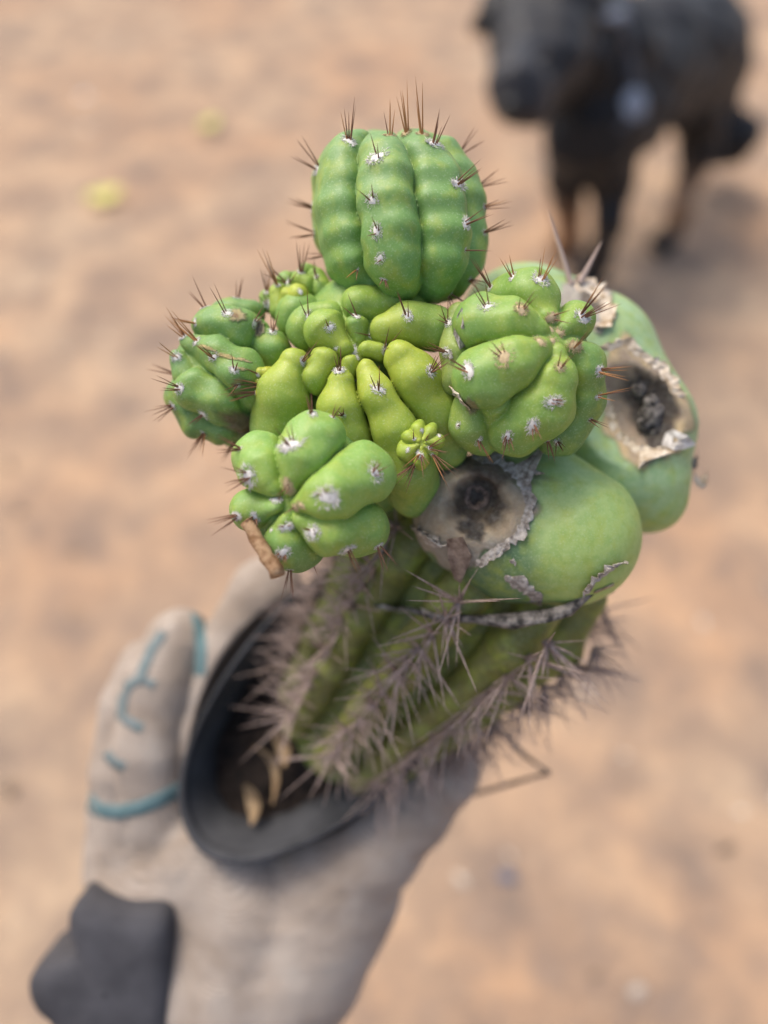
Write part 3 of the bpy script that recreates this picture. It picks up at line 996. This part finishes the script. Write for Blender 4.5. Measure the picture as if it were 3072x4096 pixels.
link('torn_ridge', mesh_np('torn_ridge', V, Fc, simple_mat('grey_torn_skin', (0.05, 0.045, 0.04), (0.34, 0.30, 0.26), 260, .95, 1.0, .001, stops=(.38, .64))), la.obj)
shard(la, [(2300, 2440, 4), (2380, 2360, 8), (2450, 2330, 10), (2470, 2380, 10), (2400, 2440, 6)], simple_mat('tan_inner_skin', (0.25, 0.19, 0.11), (0.46, 0.40, 0.27), 260, .9, .6, .001))
# two long stout spines on the rear lobe
for (x0, y0, x1, y1) in ((2285, 1140, 2190, 830), (2318, 1135, 2410, 960)):
    a, b = P(x0, y0, 0.297), P(x1, y1, 0.297)
    put_spine(lb.obj, OR, a, (b - a).normalized(), (b - a).length, 13 * lb.s, 'g')

# ---- old ribbed stem
st = Body(0.352, k=26, step=8)


def stem_pt(t, ang, off):
    """t 0 top .. 1 base; ang round the axis; off in px from the axis"""
    a0 = st.c(1850, 2330, 40)
    a1 = st.c(1400, 2890, -300)
    c = a0 + (a1 - a0) * t
    ax = (a1 - a0) / np.linalg.norm(a1 - a0)
    e1 = np.cross(ax, [0, 0, 1.0]); e1 /= np.linalg.norm(e1)
    e2 = np.cross(ax, e1)
    if e2[2] < 0:
        e2 = -e2
    R = off * st.s
    return c + R * (math.cos(ang) * e1 + math.sin(ang) * e2), (math.cos(ang) * e1 + math.sin(ang) * e2), ax


NR = 10
a0, _, _ = stem_pt(-.2, 0, 0)
a1, _, _ = stem_pt(1, 0, 0)
st.lobes.append(([(a0, 380 * st.s), (a1, 250 * st.s)], np.array((0.11, 0.14, 0.035)), None))
rib_areoles = []
for k in range(NR):
    ang = 2 * math.pi * (k + .35) / NR
    q = []
    for i in range(5):
        t = (-0.34, -0.1, .25, .6, 1.0)[i]
        R = (415 - 120 * t) * (.80 if i == 0 else 1)
        p, dr, ax = stem_pt(t, ang, R)
        q.append((p, (84 - 26 * t) * st.s))
    sunny = 0.5 + 0.5 * math.cos(ang - 2.2)  # ribs on one side lighter and yellower: sunlight put into the pigment
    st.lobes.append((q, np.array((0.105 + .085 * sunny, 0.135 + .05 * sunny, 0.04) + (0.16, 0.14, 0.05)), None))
    for i in range(12):
        t = -0.22 + i * 0.1 + RS.uniform(-.03, .03)
        p, dr, ax = stem_pt(t, ang, 415 - 120 * t + 82 - 26 * t)
        rib_areoles.append((p, dr, ax, t))
st.build('stem', cactus, OR, warp=5)
# the stem's many dry spines, too fine to tell apart singly
SV, SF = [], []
base_m = SPINES['g']
bv = np.array([v.co[:] for v in base_m.vertices])
bf = [tuple(p.vertices) for p in base_m.polygons]
wool_v = []
for (p, dr, ax, t) in rib_areoles:
    tv = np.cross(ax, dr)
    for i in range(RS.randint(13, 19)):
        a = RS.uniform(0, 2 * math.pi)
        d = dr * RS.uniform(0.3, 1.3) + (math.cos(a) * ax + math.sin(a) * tv) * RS.uniform(.6, 1.0)
        d = Vector(d).normalized()
        L = RS.uniform(120, 300) * st.s * (1.0 if RS.random() < .75 else .5)
        rad = RS.uniform(3.4, 5.0) * st.s
        M = np.array(orient(d, RS.uniform(0, 6)).to_matrix())
        loc = bv * np.array([rad, rad, L])
        w = (loc @ M.T) + p
        b = len(SV)
        SV += [tuple(q) for q in (cw(w) - np.array(OR))]
        SF += [tuple(i2 + b for i2 in f_) for f_ in bf]
o = link('spines', mesh_np('spines', SV, SF, M_SPINEG), st.obj)
o['kind'] = 'stuff'
o['label'] = 'dense dry greyish pink spines along the ribs of the stem'
for (p, dr, ax, t) in rib_areoles:
    wp = Vector(cw(p))
    wd = Vector(RCAM @ dr)
    ob = link('areole', TUFTS_G[RS.randint(0, 1)], st.obj)
    sc = 24 * st.s
    ob.matrix_basis = Matrix.Translation(wp - OR) @ orient(wd, RS.uniform(0, 6)).to_matrix().to_4x4() @ Matrix.Diagonal((sc, sc, sc, 1))
# dry skin fold where the lobes meet the stem
rim(st, [(1500, 2420), (1650, 2440), (1800, 2470), (1950, 2475), (2100, 2470), (2250, 2440)], 12, 16, M_PAPER, 12, 31)

finish_spines()

# ================================================================== POT
SHO = P(1180, 2950, 0.47)
pot = empty('plant_pot', SHO)
tag(pot, 'black plastic plant pot with thick rolled rim held in the gloved hand', 'plant pot')
NS = 72


def closed_curve(keys, n=NS):
    """smooth closed loop through key points (photo x, y, depth), evenly spaced, in camera coordinates"""
    K = np.array([cpt(*k) for k in keys])
    m = len(K)
    out = []
    for i in range(m):
        p0, p1, p2, p3 = K[i - 1], K[i], K[(i + 1) % m], K[(i + 2) % m]
        for t in np.linspace(0, 1, 12, endpoint=False):
            out.append(.5 * (2 * p1 + (p2 - p0) * t + (2 * p0 - 5 * p1 + 4 * p2 - p3) * t * t + (3 * p1 - p0 - 3 * p2 + p3) * t ** 3))
    out = np.array(out)
    L = np.concatenate([[0], np.cumsum(np.linalg.norm(np.diff(np.vstack([out, out[:1]]), axis=0), axis=1))])
    w = np.linspace(0, L[-1], n, endpoint=False)
    cl = np.vstack([out, out[:1]])
    return np.stack([np.interp(w, L, cl[:, k]) for k in range(3)], 1)


# rim of the pot
ring_c = closed_curve([(1400, 2260, .366), (1180, 2370, .368), (930, 2650, .372), (760, 2960, .375), (715, 3200, .372), (790, 3390, .366), (950, 3450, .360), (1150, 3405, .356),
                       (1400, 3280, .354), (1600, 3130, .353), (1720, 2950, .354), (1720, 2650, .358), (1600, 2380, .362)])


def inset(r, f, dz):
    c = r.mean(0)
    q = c + (r - c) * f
    return q + np.array([0.10, 0.18, 0.95]) * dz


def loft(name, rings, mat, parent, cap=False):
    n = NS
    V = np.concatenate([cw(r) for r in rings]) - np.array(SHO)
    Fc = []
    for k in range(len(rings) - 1):
        for i in range(n):
            j = (i + 1) % n
            Fc.append((k * n + i, (k + 1) * n + i, (k + 1) * n + j, k * n + j))
    if cap:
        Fc.append(tuple(range((len(rings) - 1) * n, len(rings) * n)))
    me = mesh_np(name, V, Fc, mat)
    return link(name, me, parent), [tuple(v) for v in V], Fc


def fabric_material():
    m, nt, b = mat_new('tan_knit_fabric')
    v = geo_pos(nt)
    w1 = nt.nodes.new('ShaderNodeTexWave')
    w1.inputs['Scale'].default_value = 330
    w1.inputs['Distortion'].default_value = 0.3
    nt.links.new(v, w1.inputs['Vector'])
    w2 = nt.nodes.new('ShaderNodeTexWave')
    w2.bands_direction = 'Z'
    w2.inputs['Scale'].default_value = 330
    w2.inputs['Distortion'].default_value = 0.3
    nt.links.new(v, w2.inputs['Vector'])
    mm = nt.nodes.new('ShaderNodeMath')
    mm.operation = 'MULTIPLY'
    nt.links.new(w1.outputs['Fac'], mm.inputs[0])
    nt.links.new(w2.outputs['Fac'], mm.inputs[1])
    n = noise(nt, 22, 5, 0.6, v, 0.5)
    r = ramp(nt, n.outputs['Fac'], [(0.3, (0.31, 0.245, 0.19)), (0.5, (0.42, 0.35, 0.29)), (0.7, (0.50, 0.44, 0.38))])
    c = mixc(nt, r.outputs['Color'], (0.30, 0.24, 0.19), mm.outputs['Value'])
    nt.links.new(c, b.inputs['Base Color'])
    b.inputs['Roughness'].default_value = 0.95
    b.inputs['Specular IOR Level'].default_value = 0.1
    wr_ = noise(nt, 34, 5, 0.6, v, 1.2)
    ad = nt.nodes.new('ShaderNodeMath')
    ad.operation = 'MULTIPLY_ADD'
    ad.inputs[1].default_value = 6.0
    nt.links.new(wr_.outputs['Fac'], ad.inputs[0])
    nt.links.new(mm.outputs['Value'], ad.inputs[2])
    bump(nt, b, ad.outputs['Value'], 0.6, 0.0009)
    return m


M_FAB = fabric_material()
M_DARK = simple_mat('black_pot_plastic', (0.032, 0.033, 0.036), (0.062, 0.063, 0.068), 45, 0.8, .4, .001, .2)
M_RUB = simple_mat('dark_rubber', (0.045, 0.044, 0.048), (0.08, 0.078, 0.084), 30, 0.85, .4, .001, .2)
M_TEAL = simple_mat('teal_webbing', (0.095, 0.165, 0.17), (0.135, 0.21, 0.215), 150, 0.85, .3, .0006)
M_SOIL = simple_mat('dark_potting_soil', (0.012, 0.009, 0.007), (0.05, 0.034, 0.026), 180, 0.95, 1.0, .004)

loft('rim', [inset(ring_c, .985, -.006), inset(ring_c, 1.0, -.002), inset(ring_c, 1.002, .002), inset(ring_c, .985, .005), inset(ring_c, .955, .005), inset(ring_c, .935, .002), inset(ring_c, .925, -.002)], M_DARK, pot)
loft('wall', [inset(ring_c, .927, -.0015), inset(ring_c, .86, -.008), inset(ring_c, .77, -.022), inset(ring_c, .66, -.05), inset(ring_c, .64, -.05), inset(ring_c, .70, -.045), inset(ring_c, .90, -.008), inset(ring_c, .955, -.004), inset(ring_c, .90, -.03), inset(ring_c, .74, -.10), inset(ring_c, .70, -.105)], M_DARK, pot, cap=True)

# ================================================================== GLOVED HAND
HAND0 = P(900, 3700, 0.40)
person = empty('person', HAND0)
tag(person, 'hand in a tan knit work glove with teal trim holding the black pot', 'person')
TANC = (0.34, 0.28, 0.22)
hand = Body(0.392, k=34, step=8, crease=16, cores=3)
hand.lobe([(860, 3420, -150, 300), (1000, 3600, -80, 290), (930, 3900, -60, 310), (880, 4250, -60, 330)], TANC)     # palm to wrist
hand.lobe([(560, 3320, -130, 190), (640, 3560, -110, 270), (760, 3900, -90, 300)], TANC)
hand.lobe([(1330, 3540, -60, 280), (1180, 3820, -60, 285), (930, 4200, -60, 300)], TANC)          # ball of the thumb
hand.lobe([(1330, 3480, -10, 235), (1490, 3360, 40, 205), (1640, 3230, 85, 165), (1780, 3090, 120, 132), (1800, 3060, 120, 120)], TANC)   # thumb
hand.lobe([(800, 3240, -130, 175), (850, 2900, -60, 165), (930, 2620, -20, 150), (1060, 2370, 20, 135), (1085, 2345, 20, 125)], TANC)   # index finger
hand.lobe([(640, 3280, -80, 175), (610, 2980, -10, 160), (650, 2720, 0, 150), (720, 2570, -20, 135)], TANC)        # middle finger
hand.lobe([(540, 3330, -80, 165), (490, 3080, -50, 125), (520, 2830, -70, 115), (580, 2660, -100, 100)], TANC)     # ring finger
hand.lobe([(480, 3460, -90, 145), (450, 3240, -80, 98), (460, 3050, -110, 86), (490, 2920, -130, 76)], TANC)       # little finger


def pot_room(p):
    """rough distance to the pot's outside, so that the grip closes round it"""
    c = ring_c.mean(0)
    n = np.array([0.10, 0.18, 0.95])
    n = n / np.linalg.norm(n)
    q = ring_c - c
    q = q - (q @ n)[:, None] * n
    _, _, vt = np.linalg.svd(q, full_matrices=False)
    a_, b_ = np.abs(q @ vt[0]).max(), np.abs(q @ vt[1]).max()
    d = (p - c).astype(np.float64)
    h = d @ n
    f = np.interp(h, [-.12, -.10, -.03, -.008, .1], [.70, .74, .90, .97, .97])
    r = np.sqrt(((d @ vt[0]) / a_) ** 2 + ((d @ vt[1]) / b_) ** 2)
    return np.maximum((r - f) * b_, -(h + .108)).astype(np.float32)


hand.room = pot_room
glove = hand.build('glove', person, HAND0, M_FAB, warp=1.5)


def band(name, path, width, mat, thick=0.0003):
    pts = []
    for (a, b) in zip(path[:-1], path[1:]):
        n = max(2, int(math.hypot(b[0] - a[0], b[1] - a[1]) / 25))
        pts += [(a[0] + (b[0] - a[0]) * i / n, a[1] + (b[1] - a[1]) * i / n) for i in range(n)]
    pts.append(path[-1])
    V, Fc = [], []
    for i, (x, y) in enumerate(pts):
        x0, y0 = pts[max(0, i - 1)]
        x1, y1 = pts[min(len(pts) - 1, i + 1)]
        L = math.hypot(x1 - x0, y1 - y0) or 1
        nx, ny = -(y1 - y0) / L, (x1 - x0) / L
        for f_ in (-1, -.33, .33, 1):
            h, n_ = hand.on(x + nx * width / 2 * f_, y + ny * width / 2 * f_)
            V.append(tuple(h + n_ * thick - HAND0))
        for f_ in (-1, 1):
            h, n_ = hand.on(x + nx * width / 2 * f_, y + ny * width / 2 * f_)
            V.append(tuple(h - n_ * thick - HAND0))
    for i in range(len(pts) - 1):
        a, b = i * 6, i * 6 + 6
        Fc += [(a + k, a + k + 1, b + k + 1, b + k) for k in range(3)] + [(a, b, b + 4, a + 4), (a + 3, a + 5, b + 5, b + 3)]
    link(name, mesh_np(name, V, Fc, mat), glove)


M_TEALF = simple_mat('faded_teal', (0.13, 0.175, 0.175), (0.21, 0.235, 0.23), 150, .9)
band('trim', [(345, 3190), (390, 3240), (470, 3250), (560, 3232), (640, 3200), (730, 3150)], 58, M_TEAL)
band('trim', [(785, 2440), (798, 2520), (805, 2600), (800, 2700)], 46, M_TEAL)
band('trim', [(655, 2530), (610, 2590), (580, 2660), (560, 2715), (510, 2745), (490, 2800), (485, 2870), (530, 2895), (570, 2915)], 42, M_TEALF)
band('trim', [(555, 2712), (620, 2742)], 36, M_TEALF)
band('trim', [(425, 3010), (450, 3045), (500, 3070)], 40, M_TEALF)
# dark rubber wrist guard
out_px = [(300, 3552), (400, 3560), (500, 3578), (600, 3580), (675, 3592), (698, 3640), (702, 3760), (694, 3900), (690, 4060), (680, 4250), (230, 4250), (190, 4080), (120, 4010), (88, 3930), (105, 3850), (190, 3805), (275, 3775), (292, 3730), (268, 3670), (262, 3600)]
oc = closed_curve([(380 + (x - 380) * .95, 3900 + (y - 3900) * .95 + 45, .362) for x, y in out_px])
SHO, pot_loc = HAND0, SHO
wg, _, _ = loft('wrist_guard', [inset(oc, .02, .0045), inset(oc, .35, .004), inset(oc, .70, .003), inset(oc, .93, .001), inset(oc, .985, -.003), oc - np.array([0, 0, .008]), oc - np.array([0, 0, .034]), inset(oc, .95, -.04)], M_RUB, person, cap=True)
# forearm in a dark sleeve, below the picture
arm = Body(0.392, k=40, step=14)
w0, w1, w2 = cpt(900, 4330, .40), cpt(1000, 5200, .40), cpt(1300, 7200, .36)
arm.lobes.append(([(w0, .040), (w1, .046), (w2, .055)], np.array((0.08, 0.08, 0.09)), None))
arm.build('sleeve', person, HAND0, simple_mat('dark_sleeve', (0.05, 0.05, 0.06), (0.09, 0.09, 0.10), 60, .95))
# soil in the opening
V, Fc = [], []
for q in (0.02, .2, .36, .5, .6, .70):
    R_ = inset(ring_c, q * 1.12, -.020 - .006 * q)
    R_ = R_ + rng.normal(0, .0016, R_.shape)
    V += [tuple(p) for p in cw(R_)]
for k in range(5):
    for i in range(NS):
        j = (i + 1) % NS
        Fc.append((k * NS + i, (k + 1) * NS + i, (k + 1) * NS + j, k * NS + j))
o = link('soil', mesh_np('soil', V, Fc, M_SOIL))
tag(o, 'dark crumbly potting soil inside the black pot', 'soil', kind='stuff')


# ================================================================== LEAVES, TWIGS
def leaf(name, c, ax, side, L, W, mat, label, cat='leaf', curl=0.3, group=None, fold=.15, parent=None):
    """a leaf blade with a midrib fold and a curl, given thickness"""
    n = 9
    nrm = ax.cross(side).normalized()
    V, Fc = [], []
    for lay in (0, 1):
        for i in range(n):
            t = i / (n - 1)
            w = W * (math.sin(math.pi * min(1, t * .92 + .05)) ** .8) * (1 - .25 * t)
            p = c + ax * (L * (t - .5)) + nrm * (curl * L * (4 * (t - .5) ** 2 - .5))
            for s_ in (-1, -.5, 0, .5, 1):
                q = p + side * (w * .5 * s_) + nrm * (fold * W * abs(s_) + (0.0 if lay == 0 else -.0006) + RS.uniform(-.0002, .0002))
                V.append(tuple(q - c))
    for lay in (0, 1):
        for i in range(n - 1):
            for k in range(4):
                a = lay * n * 5 + i * 5 + k
                f_ = (a, a + 1, a + 6, a + 5)
                Fc.append(f_ if lay == 0 else f_[::-1])
    K = n * 5
    for i in range(n - 1):
        for k in (0, 4):
            a = i * 5 + k
            Fc.append((a, a + 5, K + a + 5, K + a))
    o = link(name, mesh_np(name, V, Fc, mat))
    o.location = c
    tag(o, label, cat, group)
    return o


M_DRYLEAF = simple_mat('dry_leaf', (0.16, 0.10, 0.05), (0.36, 0.25, 0.14), 90, .8, .4, .0006)
M_YLEAF = simple_mat('yellow_leaf', (0.70, 0.64, 0.14), (0.80, 0.75, 0.28), 25, .7)
for (px, py, L, W, dx, dy, lab, cu) in (
        (1075, 3080, .030, .0055, .35, 1, 'curled tan dry leaf on the soil beside the pot rim', .35),
        (1010, 3210, .020, .010, .15, 1, 'short crumpled tan dry leaf lowest on the potting soil', .2),
        (1130, 2990, .018, .010, .3, 1, 'small brown dry leaf on the potting soil under the stem', .2)):
    leaf('dry_leaf', P(px, py, .372), img_dir(dx, dy).normalized(), img_dir(dy, -dx, .5).normalized(), L, W, M_DRYLEAF, lab, curl=cu)
for (px, py, L, W, dx, dy, lab) in ((428, 812, .085, .07, 1, .5, 'larger bright yellow fallen leaf on the bare ground'), (842, 522, .066, .05, .5, 1, 'smaller pale yellow fallen leaf on the ground nearer the dog')):
    g = ground_hit(px, py)
    a = Vector((dx, dy, 0)).normalized()
    leaf('fallen_leaf', g + Vector((0, 0, .018)), a, Vector((-a.y, a.x, 0)), L, W, M_YLEAF, lab, curl=.08, fold=.12)


def tube(name, pts, r0, r1, mat, seg=8, jitter=0.0):
    V, Fc = [], []
    m = len(pts)
    pts = [Vector(p) for p in pts]
    c = pts[0].copy()
    for i, p in enumerate(pts):
        d = (pts[min(m - 1, i + 1)] - pts[max(0, i - 1)]).normalized()
        q = d.to_track_quat('Z', 'Y')
        r = r0 + (r1 - r0) * i / (m - 1)
        for k in range(seg):
            a = 2 * math.pi * k / seg
            rr2 = r * (1 + jitter * math.sin(3 * a + 1.7 * i) + RS.uniform(-jitter, jitter) * .5)
            V.append(tuple(p + q @ Vector((rr2 * math.cos(a), rr2 * math.sin(a), 0)) - c))
    for i in range(m - 1):
        for k in range(seg):
            k2 = (k + 1) % seg
            Fc.append((i * seg + k, i * seg + k2, (i + 1) * seg + k2, (i + 1) * seg + k))
    Fc.append(tuple(range(seg))[::-1])
    Fc.append(tuple(range((m - 1) * seg, m * seg)))
    o = link(name, mesh_np(name, V, Fc, mat))
    o.location = c
    return o


M_STICK = simple_mat('bare_wood', (0.19, 0.095, 0.04), (0.42, 0.27, 0.15), 260, .8, .6, .0008, stops=(.4, .6))
h0, n0 = fh.on(1015, 2100)
h1, n1_ = fh.on(1110, 2215)
d0, d1_ = (h0 - CAM).dot(FWD) - .0022, (h1 - CAM).dot(FWD) - .0022
p0, p1 = P(985, 2085, d0), P(1112, 2300, d1_ + (d1_ - d0) * .4)
o = tube('twig', [p0.lerp(p1, i / 9) + Vector((RS.uniform(-1, 1), RS.uniform(-1, 1), RS.uniform(-1, 1))) * .00025 for i in range(10)], 0.0021, .0025, M_STICK, 10, .10)
tag(o, 'short broken brown twig stuck to the front cactus head', 'twig')
pts = [P(1950, 2860, .37), P(2010, 2935, .372), P(2090, 3015, .374), P(2195, 3092, .378), P(2060, 3130, .39), P(1900, 3175, .40), P(1760, 3205, .405), P(1640, 3235, .41)]
o = tube('dry_grass_stem', pts, .0016, .0010, simple_mat('dry_grass', (0.12, 0.09, 0.07), (0.24, 0.19, 0.15), 120, .8), 6)
tag(o, 'thin grey dry grass stem bent sharply below the cactus', 'grass stem')


# ================================================================== DOG
def dog():
    ctr = ground_hit(2480, 1010)
    e = empty('dog', Vector((ctr.x, ctr.y, 0)))
    tag(e, 'black dog with tan legs standing on the bare ground', 'dog')
    B = Body(1.6, k=70, step=9)
    BL = (0.011, 0.0105, 0.0112)
    TAN = (0.36, 0.20, 0.10)

    def W(px, py, dep):
        return cpt(px, py, dep)

    def lobe(pts, col, kk=None):
        q = [(cpt(x, y, dep), r * dep / F) for (x, y, dep, r) in pts]
        B.lobes.append((q, np.array(col), kk))
    gd = lambda px, py: (ground_hit(px, py) - CAM).dot(FWD)
    # trunk: deep chest to narrower loin, rump
    lobe([(2420, 340, 1.38, 250), (2560, 270, 1.46, 250), (2740, 215, 1.57, 232), (2800, 190, 1.64, 185)], BL)
    lobe([(2370, 500, 1.35, 190), (2500, 430, 1.40, 190)], BL)
    # neck and head
    lobe([(2380, 230, 1.32, 230), (2230, 150, 1.24, 190)], BL)
    lobe([(2185, 120, 1.20, 232), (2150, 240, 1.15, 190)], BL)
    lobe([(2115, 300, 1.12, 150), (2082, 362, 1.08, 122), (2078, 378, 1.07, 112)], BL + (0.04, 0.04, 0.044))
    # ears
    lobe([(2060, 0, 1.2, 80), (1975, 30, 1.18, 56), (1925, 110, 1.17, 34)], BL, 20)
    lobe([(2330, 60, 1.22, 70), (2400, 140, 1.2, 56), (2410, 230, 1.18, 36)], BL, 20)
    # front legs
    g1, g2 = gd(2290, 990), gd(2400, 1130)
    lobe([(2290, 560, 1.36, 120), (2275, 700, 1.43, 78), (2270, 830, 1.50, 54)], BL, 40)
    lobe([(2280, 800, 1.48, 56), (2285, 960, g1 - .02, 48), (2240, 985, g1 - .03, 50)], TAN, 20)
    lobe([(2440, 560, 1.36, 130), (2460, 720, 1.42, 84), (2430, 880, 1.45, 60), (2395, 1040, g2 - .06, 50), (2380, 1105, g2 - .02, 50), (2340, 1125, g2 - .03, 50)], BL, 40)
    # hind legs
    g3 = gd(2700, 985)
    lobe([(2830, 280, 1.64, 165), (2800, 460, 1.64, 105), (2790, 600, 1.70, 76), (2755, 720, 1.73, 56)], BL, 40)
    lobe([(2755, 720, 1.73, 56), (2715, 850, g3 - .06, 46), (2690, 940, g3 - .03, 42)], TAN, 20)
    lobe([(2690, 950, g3 - .03, 46), (2650, 970, g3 - .04, 48)], BL, 20)
    lobe([(2850, 330, 1.74, 120), (2880, 470, 1.80, 80), (2900, 560, 1.86, 70)], BL, 40)
    # tail, hanging, bushy at the end
    lobe([(2890, 420, 1.80, 50), (2850, 550, 1.82, 86), (2920, 550, 1.82, 104), (2965, 555, 1.81, 70)], BL, 30)
    m = simple_mat('black_fur', (0, 0, 0), (1, 1, 1), 30)
    nt = m.node_tree
    b = nt.nodes['Principled BSDF']
    at = nt.nodes.new('ShaderNodeAttribute')
    at.attribute_name = 'pigment'
    n = noise(nt, 90, 4, .6, geo_pos(nt))
    c = mixc(nt, at.outputs['Color'], (0.55, 0.55, 0.58), ramp(nt, n.outputs['Fac'], [(.35, (1, 1, 1)), (.65, (0, 0, 0))]).outputs['Color'], 'MULTIPLY')
    nt.links.new(c, b.inputs['Base Color'])
    b.inputs['Roughness'].default_value = .55
    b.inputs['Sheen Weight'].default_value = .06
    b.inputs['Specular IOR Level'].default_value = .3
    B.build('body', e, Vector(e.location), m, warp=8)
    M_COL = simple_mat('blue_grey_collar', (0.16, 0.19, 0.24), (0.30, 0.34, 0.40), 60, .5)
    # collar round the neck: ring of points found on the body
    hit, nrm = B.on(2535, 415)
    pts = []
    path = [(2440, 40), (2475, 90), (2505, 160), (2525, 240), (2535, 320), (2535, 400), (2520, 460), (2480, 520)]
    V, Fc = [], []
    for (x, y) in path:
        for dx in (-16, 16):
            h, n_ = B.on(x + dx, y)
            V.append(tuple(h + n_ * .004 - Vector(e.location)))
            V.append(tuple(h - n_ * .002 - Vector(e.location)))
    for i in range(len(path) - 1):
        a, b_ = i * 4, i * 4 + 4
        Fc += [(a, a + 2, b_ + 2, b_), (a + 1, b_ + 1, b_ + 3, a + 3), (a, b_, b_ + 1, a + 1), (a + 2, a + 3, b_ + 3, b_ + 2)]
    cl = link('collar', mesh_np('collar', V, Fc, simple_mat('dark_collar', (0.05, .052, .06), (.09, .095, .11), 60, .6)), e)
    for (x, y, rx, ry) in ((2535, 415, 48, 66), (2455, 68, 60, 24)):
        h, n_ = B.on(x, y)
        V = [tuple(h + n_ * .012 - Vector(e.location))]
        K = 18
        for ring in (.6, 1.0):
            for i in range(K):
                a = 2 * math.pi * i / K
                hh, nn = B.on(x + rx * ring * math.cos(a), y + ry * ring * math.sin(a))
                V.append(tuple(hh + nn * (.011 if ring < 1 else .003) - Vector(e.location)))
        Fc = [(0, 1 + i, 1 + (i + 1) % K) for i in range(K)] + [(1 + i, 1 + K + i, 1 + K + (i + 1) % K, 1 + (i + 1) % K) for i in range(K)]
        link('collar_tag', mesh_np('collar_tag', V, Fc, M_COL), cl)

    def ball(name, px, py, r, mat, sx=1.0, sink=.3):
        h, n_ = B.on(px, py)
        V, Fc = [], []
        c = h - n_ * r * sink - Vector(e.location)
        q = n_.to_track_quat('Z', 'Y')
        for i in range(7):
            th = math.pi * i / 6
            for j in range(10):
                ph = 2 * math.pi * j / 10
                V.append(tuple(c + q @ Vector((sx * r * math.sin(th) * math.cos(ph), r * math.sin(th) * math.sin(ph), r * math.cos(th)))))
        for i in range(6):
            for j in range(10):
                Fc.append((i * 10 + j, (i + 1) * 10 + j, (i + 1) * 10 + (j + 1) % 10, i * 10 + (j + 1) % 10))
        link(name, mesh_np(name, V, Fc, mat), e)
    M_EYE = simple_mat('dark_eye', (.012, .008, .005), (.03, .018, .01), 80, .15, spec=.5)
    ball('nose', 2050, 440, .017, simple_mat('black_nose', (.008, .008, .008), (.015, .015, .015), 200, .35), 1.3)
    ball('eye', 2030, 215, .010, M_EYE)
    ball('eye', 2180, 235, .010, M_EYE)


dog()


# ================================================================== SMALL BITS ON THE GROUND
def pebble(px, py, r, col, label, cat='pebble', sq=.5):
    g = ground_hit(px, py)
    V, Fc = [], []
    n1, n2 = 7, 10
    V.append((0, 0, r * sq))
    for i in range(1, n1):
        th = math.pi * i / n1
        for j in range(n2):
            ph = 2 * math.pi * j / n2
            q = r * (1 + .18 * math.sin(2 * ph + px) + RS.uniform(-.08, .08))
            V.append((q * math.sin(th) * math.cos(ph), .75 * q * math.sin(th) * math.sin(ph), q * sq * math.cos(th)))
    V.append((0, 0, -r * sq))
    for j in range(n2):
        Fc.append((0, 1 + j, 1 + (j + 1) % n2))
        for i in range(n1 - 2):
            a = 1 + i * n2
            Fc.append((a + j, a + n2 + j, a + n2 + (j + 1) % n2, a + (j + 1) % n2))
        a = 1 + (n1 - 2) * n2
        Fc.append((a + j, len(V) - 1, a + (j + 1) % n2))
    o = link('pebble', mesh_np('pebble', V, Fc, simple_mat('pebble', tuple(c * .8 for c in col), col, 40, .85)))
    o.location = g + Vector((0, 0, r * sq * .6))
    tag(o, label, cat)


pebble(340, 392, .016, (.75, .70, .66), 'pale stone on the ground above the larger yellow leaf')
pebble(345, 520, .012, (.7, .6, .5), 'tiny pale stone between the larger yellow leaf and the pale stone')
pebble(2025, 3512, .011, (.16, .17, .22), 'bluish grey stone on the ground at lower centre')
pebble(2545, 3965, .009, (.55, .48, .40), 'whitish stone near the bottom edge of the picture')


def litter(name, n, mat, smin_, smax_, label, seed):
    """scraps of dry litter and grit lying on the soil, too many to count"""
    r = random.Random(seed)
    V, Fc = [], []
    for k in range(n):
        x, y = r.uniform(-1.1, 1.4), r.uniform(-.25, 2.9)
        a = r.uniform(0, 6.28)
        L, W_ = r.uniform(smin_, smax_), r.uniform(.3, .7)
        h = r.uniform(.1, .3) * L
        b = len(V)
        for (u_, v_, z_) in ((-.5, 0, 0), (-.15, -.5, .1), (.4, -.3, 0), (.55, .15, .2), (.05, .5, 0), (0, 0, 1)):
            px_, py_ = u_ * L, v_ * L * W_
            V.append((x + px_ * math.cos(a) - py_ * math.sin(a), y + px_ * math.sin(a) + py_ * math.cos(a), .003 + z_ * h))
        Fc += [(b + i, b + (i + 1) % 5, b + 5) for i in range(5)]
    o = link(name, mesh_np(name, V, Fc, mat, smooth=False))
    tag(o, label, 'litter', kind='stuff')


litter('leaf_litter', 130, simple_mat('brown_litter', (.16, .115, .08), (.30, .21, .14), 20, .9), .010, .032, 'brown scraps of dry leaf scattered on the soil', 3)
litter('grit', 200, simple_mat('pale_grit', (.45, .38, .30), (.62, .55, .46), 20, .9), .006, .022, 'pale grit scattered over the soil', 4)
